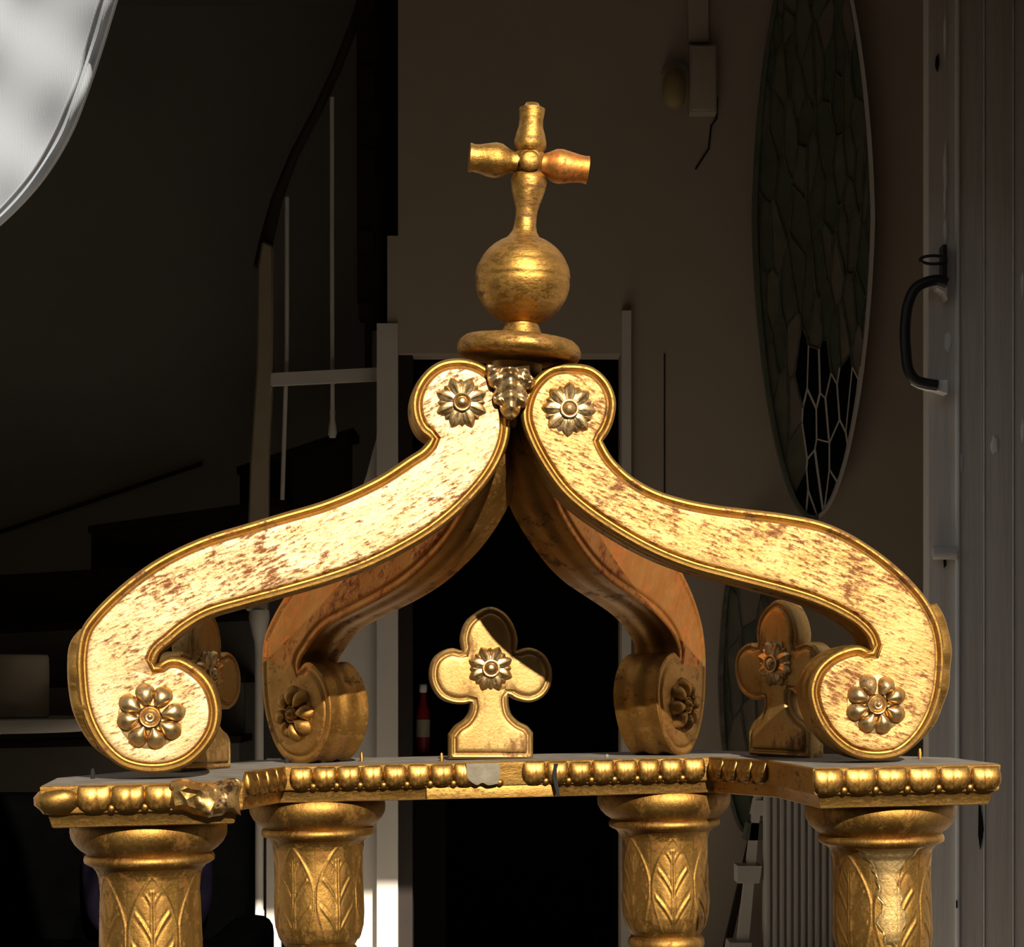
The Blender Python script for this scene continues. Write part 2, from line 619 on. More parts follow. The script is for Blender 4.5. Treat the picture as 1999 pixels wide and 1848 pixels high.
multi_box('wall_back', [
    (xd0, 2.3, YB, YB + 0.12, dz, CEIL), (x755, xd0, YB, YB + 0.12, MZ(632, YB), MZ(460, YB)),
    (xd1, 2.3, YB, YB + 0.12, 0, dz)], M['wall_tan'])
multi_box('wall_stairwell', [(-3.2, MX(770, YB + 0.12), 5.8, 5.9, 0, CEIL)], M['wall_dark'])
multi_box('wall_left', [(-3.3, -3.2, YF + 0.14, 5.9, 0, CEIL)], M['wall_dark'])
multi_box('wall_right', [(2.3, 2.4, YF + 0.14, 6.3, 0, CEIL)], M['wall_tan'])
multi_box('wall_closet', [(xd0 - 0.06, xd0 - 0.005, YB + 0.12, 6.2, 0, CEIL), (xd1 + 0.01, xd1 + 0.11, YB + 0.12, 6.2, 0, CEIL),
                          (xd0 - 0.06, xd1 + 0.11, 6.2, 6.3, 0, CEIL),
                          (xd0, xd1, YB + 0.06, 6.2, -0.004, 0.004)], M['closet'])  # last box: floor sheet, the doorway's shade put into its colour
S(box('trim_1', x735, xd0, YB - 0.01, YB + 0.115, 0, MZ(632, YB), M['white_trim']))
S(box('trim_2', MX(1213, YB), MX(1231, YB), YB - 0.035, YB, 0, MZ(610, YB), M['white_trim']))
S(box('trim_3', MX(1296, YB - 0.004), MX(1298.5, YB - 0.004), YB - 0.004, YB, MZ(1000, YB), MZ(690, YB), M['dark_wood']))
S(box('trim_4', xd0, MX(806, YB + 0.05), YB + 0.03, YB + 0.12, 0, dz, M['dark_wood']))


# ------------------------------------------------------------------ staircase (left background)
stairs = empty('staircase', (MX(300, 4.4), 4.4, 0))
tag(stairs, 'dark winding staircase with white balustrade and newel behind the canopy', 'staircase')
inv = Matrix.Translation(-stairs.location)


def into(o, root):
    o.data.transform(Matrix.Translation(-root.location))
    o.parent = root
    return o


steps = [(-70, 1462, 470, 1450, 4.30, 'bounce_riser'), (-70, 1347, 480, 1332, 4.5, 'bounce_riser'), (-70, 1240, 500, 1210, 4.7, 'bounce_riser'),
         (-70, 1140, 520, 1105, 4.9, 'dark'), (172, 1040, 560, 985, 5.1, 'dark'), (462, 925, 690, 848, 5.3, 'dark')]
M['riser'] = paint_mat('floor_bounce_riser', (0.16, 0.145, 0.125), (0.13, 0.12, 0.10), 0.8, 5)  # lower risers coloured paler for light bounced off the floor
M['riser_dark'] = paint_mat('brown_riser', (0.045, 0.032, 0.024), (0.035, 0.025, 0.018), 0.7, 5)
for i, (xa, ya, xb, yb, Y, kind) in enumerate(steps):
    nxt = 115 if i else 1998 - 1455
    into(prism_px('tread', [(xa, ya), (xa, ya - 14), (xb, yb - 14), (xb, yb)], Y - 0.03, 0.29, M['dark_wood']), stairs)
    into(prism_px('riser', [(xa + 6, ya - 1 + nxt), (xa + 6, ya - 1), (xb - 3, yb - 1), (xb - 3, yb - 1 + nxt)], Y, 0.02,
                  M['riser'] if kind == 'bounce_riser' else M['riser_dark']), stairs)
into(prism_px('skirting', [(-60, 1062), (-60, 1054), (395, 900), (395, 908)], 5.785, 0.012, M['riser_dark']), stairs)
# newel: square shaft with a turned foot running into a slim rod
Yn = 4.12
bmn = bmesh.new()
into(prism_px('newel_post', [(478, 1192), (522, 1192), (524, 900), (532, 720), (533, 480), (511, 470), (503, 520), (500, 720), (488, 900)], Yn, 0.05, M['newel_paint'], None, 0.006), stairs)
sc_n = (Yn + 2.3) / F_PX
prof = [(20, 1190), (21, 1205), (17, 1222), (14, 1238), (10, 1252), (9, 1270), (9, 1500), (8.5, 1700), (8.5, 1775), (10.5, 1780), (10, 1800), (15, 1815), (18, 1835), (14, 1850), (10, 1870), (12, 1995)]
o = lathe('newel_foot', [(r * sc_n, (PY0 - y) * sc_n + CAM.z) for r, y in prof], M['white_trim'], None, 20, Vector((MX(504, Yn), Yn + 0.025, 0)))
into(o, stairs)
hr = [(511, 520), (520, 470), (540, 390), (575, 300), (620, 215), (655, 140), (690, 50), (720, -40), (745, -120)]
into(tube('handrail', [P(x, y, Yn + 0.03 + 0.02 * i) for i, (x, y) in enumerate(hr)], [0.026, 0.022, 0.018, 0.015, 0.015, 0.015, 0.015, 0.015, 0.015], M['riser_dark'], None, 10), stairs)
for x, y0, y1 in ((560, 385, 975), (648, 190, 800)):
    tilt = -9 if x == 560 else 1
    into(tube('baluster', [P(x, y0, Yn + 0.06), P(x, (y0 + y1) / 2, Yn + 0.06), P(x + tilt, y1, Yn + 0.06)], 0.0075, M['white_trim'], None, 8), stairs)
o = lathe('baluster_drop', [(r * sc_n, (PY0 - y) * sc_n + CAM.z) for r, y in [(5, 795), (6, 800), (5, 812), (8, 830), (9, 842), (6, 850)]], M['white_trim'], None, 14, Vector((MX(649, Yn + 0.06), Yn + 0.06, 0)))
into(o, stairs)
into(prism_px('cross_rail', [(528, 752), (529, 728), (736, 717), (736, 742)], Yn - 0.0, 0.03, M['white_trim']), stairs)
into(prism_px('stringer', [(695, -260), (776, -260), (776, 640), (724, 640), (724, 720), (712, 720), (712, 600), (697, 590)], 4.2, 0.05, M['dark_wood']), stairs)
for y0, y1 in ((-20, 22), (130, 192), (293, 345), (450, 492), (590, 622)):
    into(box_px('tread_end', 700, y0, 730, y1, 4.17, 0.08, M['dark_wood']), stairs)
into(prism_px('curved_panel', [(743, 775), (736, 850), (716, 925), (690, 1000), (662, 1090), (640, 1200), (632, 1400), (632, 1990), (741, 1990)], 4.06, 0.035, M['white_trim']), stairs)
into(prism_px('side_panel', [(520, 1480), (548, 1480), (548, 1990), (520, 1990)], 4.2, 0.03, M['white_trim']), stairs)


# ------------------------------------------------------------------ left corner: table, tub, armchair
Yt = 3.4
tbl = empty('round_table', (-1.52, Yt + 0.3, 0))
tag(tbl, 'white round pedestal table in front of the stairs carrying a cream tub', 'table')
zt = MZ(1404, Yt)
lathe('tabletop', [(0.30, zt - 0.040), (0.355, zt - 0.036), (0.362, zt - 0.018), (0.355, zt - 0.002), (0.30, zt)], M['white_trim'], tbl, 64)
lathe('pedestal', [(0.20, 0.0), (0.20, 0.02), (0.06, 0.05), (0.035, 0.2), (0.03, zt - 0.06), (0.10, zt - 0.04)], M['white_trim'], tbl, 24)
tub = empty('storage_tub', (MX(14, Yt + 0.1), Yt + 0.2, zt))
tag(tub, 'cream plastic tub with rounded shoulders standing on the round white table', 'tub')
hh = MZ(1276, Yt + 0.1) - zt
lathe('tub_body', [(0.085, 0.0), (0.092, 0.004), (0.092, hh * 0.8), (0.09, hh * 0.92)], M['cream_plastic'], tub, 32)
lathe('lid', [(0.091, hh * 0.905), (0.0915, hh * 0.93), (0.088, hh * 0.985), (0.08, hh)], M['cream_plastic'], tub, 32)

Ya = 3.0
arm = empty('armchair', (-0.95, Ya, 0))
tag(arm, 'black upholstered armchair below the left column in the dark corner', 'armchair')
A = lambda px: MX(px, Ya) + 0.95


def soft_box(name, x0, x1, y0, y1, z0, z1, mat, parent, r=0.05):
    bm = bmesh.new()
    box_bm(bm, x0, x1, y0, y1, z0, z1)
    bmesh.ops.bevel(bm, geom=list(bm.edges), offset=r, segments=4, affect='EDGES', profile=0.55)
    return bm_obj(name, bm, mat, parent, 60)


ztop = MZ(1552, Ya)
soft_box('backrest', A(-150), A(485), 0.0, 0.20, 0.30, ztop, M['black'], arm, 0.06)
soft_box('seat', A(-110), A(445), -0.55, 0.04, 0.14, 0.38, M['black'], arm, 0.05)
soft_box('armrest', A(-170), A(-105), -0.56, 0.1, 0.10, 0.56, M['black'], arm, 0.035)
soft_box('armrest', A(440), A(530), -0.56, 0.1, 0.10, MZ(1790, Ya), M['black'], arm, 0.045)
for sx in (-0.72, 0.38):
    for sy in (-0.48, 0.05):
        lathe('leg', [(0.018, 0), (0.024, 0.14)], M['dark_wood'], arm, 12, Vector((A(180) + (0.35 if sx > 0 else -0.35), sy, 0)))
cu = empty('cushion', (MX(300, Ya), Ya - 0.09, 0.385))
tag(cu, 'dark purple cushion leaning on the black armchair', 'cushion')
bm = bmesh.new()
bmesh.ops.create_uvsphere(bm, u_segments=28, v_segments=16, radius=1)
for v in bm.verts:
    x, y, z = v.co
    sq = lambda t: math.copysign(abs(t) ** 0.55, t)
    v.co = Vector((sq(x) * 0.16, y * 0.07 + 0.012 * math.sin(9 * x + 4 * z), 0.17 + sq(z) * 0.165))
bm_obj('cover', bm, M['purple'], cu, 60)

# dim things in the closet
bt = empty('bottle', (MX(826, 4.6), 4.6, 0))
tag(bt, 'narrow dim red bottle with pale label inside the dark doorway', 'bottle')
zb = MZ(1480, 4.6)
st = box('shelf_block', MX(800, 4.5), MX(870, 4.5), 4.5, 4.75, 0.006, zb, M['closet'])
st.name = 'side_cabinet'
tag(st, 'low black cabinet just inside the dark doorway, under the red bottle', 'cabinet')
bt.location.z = zb
lathe('bottle_body', [(0.02, 0), (0.023, 0.004), (0.023, 0.15), (0.012, 0.185), (0.010, 0.22)], M['red'], bt, 20)
lathe('bottle_label', [(0.0236, 0.07), (0.0238, 0.072), (0.0238, 0.125), (0.0236, 0.127)], M['cream_plastic'], bt, 20)
lathe('bottle_cap', [(0.012, 0.215), (0.013, 0.22), (0.013, 0.24), (0.010, 0.243)], M['chipped'], bt, 16)


# ------------------------------------------------------------------ wall box and conduit
wbx = empty('junction_box', (MX(1372, YB), YB, MZ(220, YB)))
tag(wbx, 'cream junction box with conduit high on the warm grey wall', 'junction box')
J = Matrix.Translation(-wbx.location)
into(box('box_body', MX(1346, YB - 0.05), MX(1400, YB - 0.05), YB - 0.05, YB, MZ(220, YB - 0.05), MZ(86, YB - 0.05), M['wall_tan'], None, 0.006), wbx)
into(box('box_cover', MX(1350, YB - 0.056), MX(1397, YB - 0.056), YB - 0.057, YB - 0.049, MZ(215, YB - 0.05), MZ(91, YB - 0.05), M['wall_tan'], None, 0.003), wbx)
into(box('conduit', MX(1343, YB - 0.03), MX(1384, YB - 0.03), YB - 0.03, YB, MZ(88, YB), CEIL, M['wall_tan'], None, 0.008), wbx)
into(tube('cable', [P(1400, 190, YB - 0.012), P(1399, 232, YB - 0.01), P(1388, 245, YB - 0.008), P(1384, 290, YB - 0.008), P(1358, 330, YB - 0.006)], 0.0028, M['dark_wood'], None, 8), wbx)
lk = empty('wall_lamp', (MX(1315, YB), YB, MZ(205, YB)))
tag(lk, 'small yellowed wall lamp beside the cream junction box', 'wall lamp')
into(lathe('lamp_back', [(0.035, 0), (0.042, 0.005), (0.04, 0.018), (0.02, 0.022)], M['wall_tan'], None, 28, P(1318, 150, YB), Vector((0, -1, 0))), lk)
M['yellowed'] = paint_mat('yellowed_glass', (0.34, 0.26, 0.13), (0.26, 0.2, 0.1), 0.5, 10)
into(lathe('lamp_shade', [(0.016, 0), (0.03, 0.012), (0.036, 0.045), (0.033, 0.085), (0.02, 0.105)], M['yellowed'], None, 28, P(1316, 210, YB - 0.055), Vector((0, 0, 1))), lk)
into(tube('lamp_arm', [P(1318, 150, YB - 0.015), P(1318, 140, YB - 0.045), P(1317, 152, YB - 0.055)], 0.006, M['iron'], None, 10), lk)
into(lathe('lamp_switch', [(0.007, 0), (0.008, 0.004), (0.005, 0.014)], M['hole'], None, 14, P(1331, 152, YB - 0.012), Vector((0, -1, 0))), lk)


# ------------------------------------------------------------------ leaded glass panels
def clip_poly(poly, a, b, c):
    """keep a*x + b*y <= c"""
    out = []
    n = len(poly)
    for i in range(n):
        p, q = poly[i], poly[(i + 1) % n]
        dp, dq = a * p[0] + b * p[1] - c, a * q[0] + b * q[1] - c
        if dp <= 0:
            out.append(p)
        if dp * dq < 0:
            t = dp / (dp - dq)
            out.append((p[0] + t * (q[0] - p[0]), p[1] + t * (q[1] - p[1])))
    return out


def leaded_panel(name, cx, cy, a, b, Y, nseeds, label, seed, dark=None, stretch=4.6, tilt=0.0):
    rnd = random.Random(seed)
    s = (Y + 2.3) / F_PX
    root = empty(name, P(cx, cy + b, Y + 0.03))
    tag(root, label, 'glass panel', None)

    def rad(y):
        t = abs(y) / b
        return a * math.sqrt(max(0.0, 1 - t ** 2)) * (1 - 0.10 * t)
    outline = []
    for k in range(72):
        t = 2 * math.pi * k / 72
        yy = b * math.sin(t)
        outline.append((cx + math.copysign(rad(yy), math.cos(t)), cy + yy))
    seeds = []
    tries = 0
    while len(seeds) < nseeds and tries < 20000:
        tries += 1
        y = rnd.uniform(-b, b)
        x = rnd.uniform(-a, a)
        if abs(x) > rad(y):
            continue
        if all(((x - u) * stretch) ** 2 + (y - v) ** 2 > (1.05 * math.sqrt(a * b * stretch / nseeds)) ** 2 for u, v in seeds):
            seeds.append((x, y))
    cells = []
    inner = [(cx + (x - cx) * (1 - 8.0 / a), cy + (y - cy) * (1 - 8.0 / b)) for x, y in outline]
    for i, (x, y) in enumerate(seeds):
        poly = list(inner)
        sk = rnd.uniform(-0.0, 0.0)
        for j, (u, v) in enumerate(seeds):
            if i == j:
                continue
            dx, dy = (u - x) * stretch ** 2, (v - y)
            mx_, my_ = cx + (x + u) / 2, cy + (y + v) / 2
            poly = clip_poly(poly, dx, dy, dx * mx_ + dy * my_)
            if len(poly) < 3:
                break
        if len(poly) >= 3:
            cells.append(((cx + x, cy + y), poly))
    bmc = bmesh.new()
    bmp = bmesh.new()
    done = []
    for (x, y), poly in cells:
        # pane set back a little inside its came
        mx_ = sum(p[0] for p in poly) / len(poly)
        my_ = sum(p[1] for p in poly) / len(poly)
        pane = []
        for px, py in poly:
            L = math.hypot(px - mx_, py - my_) + 1e-6
            k = max(0.3, 1 - 1.0 / L)
            pane.append((mx_ + (px - mx_) * k, my_ + (py - my_) * k))
        if dark and dark(mx_, my_):
            mat = M['glass_dark']  # clear panes; the dark opening behind is put into their colour
        else:
            mat = rnd.choice([M['glass_a'], M['glass_a'], M['glass_b'], M['glass_b'], M['glass_c']])
        o = prism_px('pane', pane, Y + 0.004 + rnd.uniform(0, 0.003), 0.004, mat)
        into(o, root)
        # lead cames round the pane
        for i in range(len(poly)):
            p, q = poly[i], poly[(i + 1) % len(poly)]
            if math.hypot(p[0] - q[0], p[1] - q[1]) < 1.0:
                continue
            em = ((p[0] + q[0]) / 2, (p[1] + q[1]) / 2)
            if any(abs(em[0] - e_[0]) + abs(em[1] - e_[1]) < 1.2 for e_ in done):
                continue            # the neighbour pane already has this came
            done.append(em)
            d = Vector((q[0] - p[0], q[1] - p[1])).normalized()
            wd = rnd.uniform(0.9, 1.9)
            lift_ = rnd.uniform(0, 0.0015)
            nx, ny = -d.y * wd, d.x * wd
            bmx = bmp if (dark and dark((p[0] + q[0]) / 2, (p[1] + q[1]) / 2)) else bmc
            fv = [bmx.verts.new(P(x_, y_, Y - 0.001 - lift_)) for x_, y_ in ((p[0] - nx, p[1] - ny), (q[0] - nx, q[1] - ny), (q[0] + nx, q[1] + ny), (p[0] + nx, p[1] + ny))]
            bv = [bmx.verts.new(v.co + Vector((0, 0.014, 0))) for v in fv]
            bmx.faces.new(fv)
            bmx.faces.new(bv[::-1])
            for k in range(4):
                bmx.faces.new((fv[k], bv[k], bv[(k + 1) % 4], fv[(k + 1) % 4]))
    into(bm_obj('lead_came', bmc, M['lead'], None, 30), root)
    if dark:
        into(bm_obj('lead_came', bmp, M['white_trim'], None, 30), root)['label'] = 'cames coloured pale as if lit over the darkened lower panes'
    else:
        bmp.free()
    # frame: an oval ring of square section
    verts, faces = [], []
    n = len(outline)
    for k in range(n):
        ox, oy = outline[k]
        ix, iy = inner[k]
        for (x, y, yy) in ((ox, oy, Y - 0.012), (ix, iy, Y - 0.012), (ix, iy, Y + 0.03), (ox, oy, Y + 0.03)):
            verts.append(P(x, y, Y) + Vector((0, yy - Y, 0)))
    for k in range(n):
        for j in range(4):
            a0, a1 = k * 4 + j, k * 4 + (j + 1) % 4
            b0, b1 = ((k + 1) % n) * 4 + j, ((k + 1) % n) * 4 + (j + 1) % 4
            faces.append((a0, a1, b1, b0))
    fr = mesh_obj('frame', verts, faces, [M['glass_a'], M['white_trim']] if dark else M['lead'], None, 30)
    if dark:            # right-hand run of the rim coloured pale for its lit edge
        for p_ in fr.data.polygons:
            if p_.center.x > MX(cx + a * 0.1, Y):
                p_.material_index = 1
    into(fr, root)
    return root


leaded_panel('leaded_glass_panel', 1588, 425, 119, 590, YB - 0.10, 86,
             'tall oval leaded glass panel with pale rim hanging on the warm grey wall', 3,
             dark=lambda x, y: y > 705 and x > 1566)
leaded_panel('leaded_glass_panel', 1455, 1330, 52, 296, YB - 0.10, 14,
             'small narrow leaf-shaped dark green glass panel hanging below the tall oval one', 11)
# ------------------------------------------------------------------ radiator and stepladder
Yr = 3.55
rad = empty('radiator', (MX(1640, Yr), Yr + 0.06, 0))
tag(rad, 'pale ribbed radiator behind the right front column', 'radiator')
rx0, rx1 = MX(1496, Yr) - rad.location.x, MX(1800, Yr) - rad.location.x
rz1 = MZ(1535, Yr)
box('back_panel', rx0, rx1, 0.0, 0.05, 0.08, rz1, M['white_trim'], rad, 0.004)
nf = 22
fin0 = None
for k in range(nf):
    w = (rx1 - rx0) / nf
    if fin0 is None:
        bm = bmesh.new()
        box_bm(bm, -w * 0.33, w * 0.33, -0.02, 0.002, 0.09, rz1 - 0.008, 0.004)
        fin0 = bm_obj('fin', bm, M['white_trim'], rad, 50)
        fin0.location.x = rx0 + w * 0.5
    else:
        f = fin0.copy()
        f.location.x = rx0 + w * (k + 0.5)
        COL.objects.link(f)
        f.parent = rad
for x in (rx0 + 0.04, rx1 - 0.04):
    box('foot', x - 0.015, x + 0.015, 0.0, 0.05, 0, 0.085, M['white_trim'], rad)

Yl = 3.63
lad = empty('stepladder', (MX(1450, Yl), Yl, 0))
tag(lad, 'white wooden stepladder leaning between the glass panel and the radiator', 'stepladder')


def lad_part(name, pts, d0, dd, mat=M['white_trim']):
    return into(prism_px(name, pts, Yl + d0, dd, mat), lad)


lad_part('leg', [(1476, 1530), (1489, 1530), (1448, 1998), (1420, 1998)], 0.0, 0.03)
lad_part('step', [(1440, 1724), (1440, 1690), (1488, 1690), (1482, 1724)], -0.02, 0.10)
lad_part('step', [(1455, 1640), (1462, 1606), (1489, 1606), (1489, 1640)], 0.0, 0.09, M['glass_a'])
lad_part('step', [(1470, 1592), (1476, 1562), (1490, 1562), (1490, 1592)], -0.01, 0.09)
lad_part('step', [(1425, 1840), (1420, 1875), (1465, 1875), (1468, 1840)], -0.03, 0.11)
lad_part('rear_brace', [(1470, 1600), (1480, 1600), (1395, 1998), (1378, 1998)], 0.20, 0.025, M['dark_wood'])

# ------------------------------------------------------------------ grey door at the right edge
Yd = 1.36
door = empty('door_1', (MX(1900, Yd), Yd, 0))
tag(door, kind='structure')
DZ0, DZ1 = 0.0, 2.5


def dpx(name, px0, px1, d0, d1, mat, z0=DZ0, z1=DZ1, bevel=0.002):
    return into(box(name, MX(px0, Yd), MX(px1, Yd), Yd + d0, Yd + d1, z0, z1, mat, None, bevel), door)


dpx('stile', 1815, 1868, 0.012, 0.06, M['door_grey'])
dpx('bead_strip', 1867, 1874, 0.0, 0.06, M['bead_paint'], bevel=0.003)
dpx('plank', 1875, 1921, 0.008, 0.06, M['door_grey'])
dpx('bead_strip', 1921.5, 1924, 0.005, 0.06, M['bead_paint'], bevel=0.001)
dpx('plank', 1925, 1978, 0.008, 0.06, M['door_grey'])
dpx('bead_strip', 1978.5, 1981, 0.005, 0.06, M['bead_paint'], bevel=0.001)
dpx('plank', 1982, 2150, 0.008, 0.06, M['door_grey'])
dpx('plank', 2152, 2420, 0.008, 0.06, M['door_grey'])
hp = [(1848, 553), (1832, 547), (1810, 550), (1788, 562), (1774, 590), (1767, 640), (1769, 690), (1775, 725), (1788, 742), (1806, 748), (1830, 752)]
pts = catmull(hp, 6)
hd = into(tube('handle', [P(x, y, Yd - 0.02) for x, y in pts], 0.0095, M['iron'], None, 14), door)
hd['label'] = 'black iron D-shaped pull handle'
into(prism_px('handle_bracket', [(1786, 744), (1850, 741), (1850, 768), (1838, 764), (1800, 752)], Yd - 0.022, 0.04, M['chipped'], None), door)
into(prism_px('handle_bracket', [(1826, 540), (1849, 548), (1850, 585), (1843, 570), (1830, 562)], Yd - 0.022, 0.04, M['door_grey'], None), door)
rg = [P(1822 + 26 * math.cos(t), 507 + 8 * math.sin(t), Yd - 0.02) for t in [2 * math.pi * k / 24 for k in range(25)]]
into(tube('latch_ring', rg, 0.0028, M['iron'], None, 8), door)
into(box_px('latch_plate', 1841, 477, 1849, 560, Yd - 0.02, 0.035, M['iron']), door)
into(lathe('hinge_peg', [(0.0105, 0), (0.0115, 0.004), (0.0115, 0.040)], M['white_trim'], None, 16, P(1821, 1079, Yd), Vector((1, 0, 0))), door)
into(prism_px('gash', [(1842, 1090), (1847, 1087), (1848, 1103), (1843, 1108)], Yd + 0.009, 0.004, M['hole']), door)
into(prism_px('gash', [(1827, 112), (1832, 104), (1834, 125), (1830, 140), (1826, 128)], Yd + 0.009, 0.004, M['hole']), door)
into(prism_px('gash', [(1911, 1570), (1914, 1572), (1918, 1598), (1921, 1618), (1914, 1658), (1910, 1630)], Yd + 0.005, 0.004, M['hole']), door)
into(prism_px('gash', [(1867, 1758), (1869, 1757), (1869, 1772), (1867, 1772)], Yd - 0.002, 0.004, M['hole']), door)


def blob(name, px, py, rx, ry, Y, mat):
    bm = bmesh.new()
    bmesh.ops.create_uvsphere(bm, u_segments=14, v_segments=8, radius=1)
    s = (Y + 2.3) / F_PX
    for v in bm.verts:
        k = 1 + 0.15 * math.sin(5 * v.co.x + 3 * v.co.z + px)
        v.co = Vector((v.co.x * rx * s * k, v.co.y * 0.002, v.co.z * ry * s * k)) + P(px, py, Y)
    return into(bm_obj(name, bm, mat, None, 60), door)


for x, y, rx, ry in ((1850, 668, 7, 20), (1942, 868, 8, 18), (1876, 905, 4, 20), (1997, 555, 4, 24), (1998, 840, 5, 22), (1845, 390, 3, 26), (1845, 70, 3, 40), (1846, 330, 4, 50), (1846, 450, 4, 22)):
    blob('paint_spot', x, y, rx, ry, Yd + (0.011 if x < 1868 else 0.007), M['chipped'])

# ------------------------------------------------------------------ white curtain, top left
Yc = -0.20
cur = empty('curtain', P(60, 200, Yc + 0.3))
tag(cur, 'white cloth curtain swept aside at the upper left corner of the opening', 'curtain')
edge_px = [(352, -760), (338, -560), (312, -380), (285, -220), (257, -90), (228, 0), (200, 92), (167, 190), (140, 258), (100, 328), (60, 380), (0, 440), (-70, 490), (-150, 530)]
edge = catmull(edge_px, 14)


def cloth_y(x, y):
    # the cloth runs back from its free edge towards the house, in soft folds
    fold = 0.014 * math.sin((x * 0.95 + y * 0.48 - 40) / 26.0) + 0.006 * math.sin((x * 0.6 - y * 0.9) / 33.0 + 1.0)
    return Yc + 0.00175 * (230 - x) + fold


verts, faces = [], []
NU, NV = len(edge), 60
for i, e in enumerate(edge):
    for j in range(NV):
        v = j / (NV - 1)
        x = e[0] - v * (420 + 40 * math.sin(i * 0.03))
        y = e[1] - v * (10 + max(0.0, e[1] + 200) * 0.35)
        if i == 0:
            y = e[1]
        verts.append(P(x, y, cloth_y(x, y)))
for i in range(NU - 1):
    for j in range(NV - 1):
        a = i * NV + j
        faces.append((a, a + 1, a + NV + 1, a + NV))
cl = mesh_obj('cloth', verts, faces, M['cloth'], None, 80)
mod = cl.modifiers.new('thickness', 'SOLIDIFY')
mod.thickness = 0.0015
into(cl, cur)
hem = [verts[i * NV] for i in range(NU)]
hv, hf = [], []
tube_geo([h + Vector((-0.004, -0.002, 0.001)) for h in hem], 0.0045, 8, hv, hf)
tube_geo([h + Vector((-0.014, -0.003, 0.003)) for h in hem], 0.0028, 8, hv, hf)
into(mesh_obj('hem', hv, hf, M['cloth'], None, 80), cur)
rodp = [verts[0] + Vector((0.02, -0.035, 0.0))] + [verts[k_] for k_ in range(0, NV, 8)]
into(tube('curtain_rod', rodp, 0.010, M['iron'], None, 12), cur)
into(tube('rod_bracket', [rodp[1], Vector((rodp[1].x - 0.05, YF - 0.02, rodp[1].z + 0.22)), Vector((rodp[1].x - 0.05, YF + 0.004, rodp[1].z + 0.22))], 0.008, M['iron'], None, 10), cur)
into(tube('rod_bracket', [rodp[-1], Vector((rodp[-1].x - 0.05, YF - 0.02, rodp[-1].z + 0.22)), Vector((rodp[-1].x - 0.05, YF + 0.004, rodp[-1].z + 0.22))], 0.008, M['iron'], None, 10), cur)

# ------------------------------------------------------------------ THE GILDED CANOPY
YAW, ROLL = math.radians(6.5), math.radians(-1.0)
ZP = CAM.z - 0.151        # underside of the entablature in canopy coordinates
canopy = empty('gilded_canopy', (0.0105 + ZP * math.sin(math.radians(1.0)), -0.002, 0.0))
canopy.rotation_euler = (0, ROLL, YAW)
tag(canopy, 'gilded wooden canopy with four columns, scroll brackets and an orb with cross', 'canopy')
CM = Matrix.Translation(canopy.location) @ Matrix.Rotation(YAW, 4, 'Z') @ Matrix.Rotation(ROLL, 4, 'Y')
CI = CM.inverted()


def LP(px, py, yl):
    """Point in canopy coordinates on the plane local y = yl that is seen at the pixel."""
    o = CI @ CAM
    d = (CI.to_3x3() @ Vector(((px - PX0) / F_PX, 1.0, (PY0 - py) / F_PX)))
    t = (yl - o.y) / d.y
    return o + d * t


COLS = [(-0.400, 0.0), (0.400, 0.0), (-0.2145, 0.31), (0.2145, 0.31)]

# ---- entablature
plan = [(-0.505, -0.105), (-0.295, -0.105), (-0.295, 0.105), (-0.251, 0.215), (0.251, 0.215), (0.295, 0.105), (0.295, -0.105), (0.505, -0.105),
        (0.505, 0.06), (0.29, 0.415), (-0.29, 0.415), (-0.505, 0.06)]


def offset_plan(pl, d):
    n = len(pl)
    out = []
    for i in range(n):
        p0, p1, p2 = Vector(pl[i - 1]), Vector(pl[i]), Vector(pl[(i + 1) % n])
        d1, d2 = (p1 - p0).normalized(), (p2 - p1).normalized()
        n1, n2 = Vector((d1.y, -d1.x)), Vector((d2.y, -d2.x))
        b = (n1 + n2)
        b = b / max(0.3, (1 + n1.dot(n2)))
        out.append(p1 + b * d)
    return out


def densify(pl, step):
    out = []
    for i in range(len(pl)):
        a, b = Vector(pl[i]), Vector(pl[(i + 1) % len(pl)])
        m = max(1, int((b - a).length / step))
        out += [a + (b - a) * k / m for k in range(m)]
    return out


eprof = [(-0.0150, 0.0), (-0.0132, 0.0010), (-0.0098, 0.0130), (-0.0082, 0.0148), (-0.005, 0.0155), (-0.0042, 0.018), (-0.0042, 0.034), (-0.0030, 0.039), (-0.0028, 0.0425), (-0.0045, 0.0440)]
ENT_H = 0.044
bm = bmesh.new()
rings = []
rnd = random.Random(5)
for off, h in eprof:
    ring = [bm.verts.new((p.x, p.y, ZP + h)) for p in offset_plan(plan, off)]
    rings.append(ring)
N = len(plan)
for a, b in zip(rings[:-1], rings[1:]):
    for k in range(N):
        bm.faces.new((a[k], a[(k + 1) % N], b[(k + 1) % N], b[k]))
from mathutils.geometry import tessellate_polygon
for ring, flip in ((rings[0], True), (rings[-1], False)):
    for t in tessellate_polygon([[v.co for v in ring]]):
        f = bm.faces.new([ring[i] for i in t])
        if not flip:
            f.material_index = 1
bmesh.ops.recalc_face_normals(bm, faces=bm.faces)
ent = bm_obj('entablature', bm, [M['gold'], M['dust_wood']], canopy, 35)

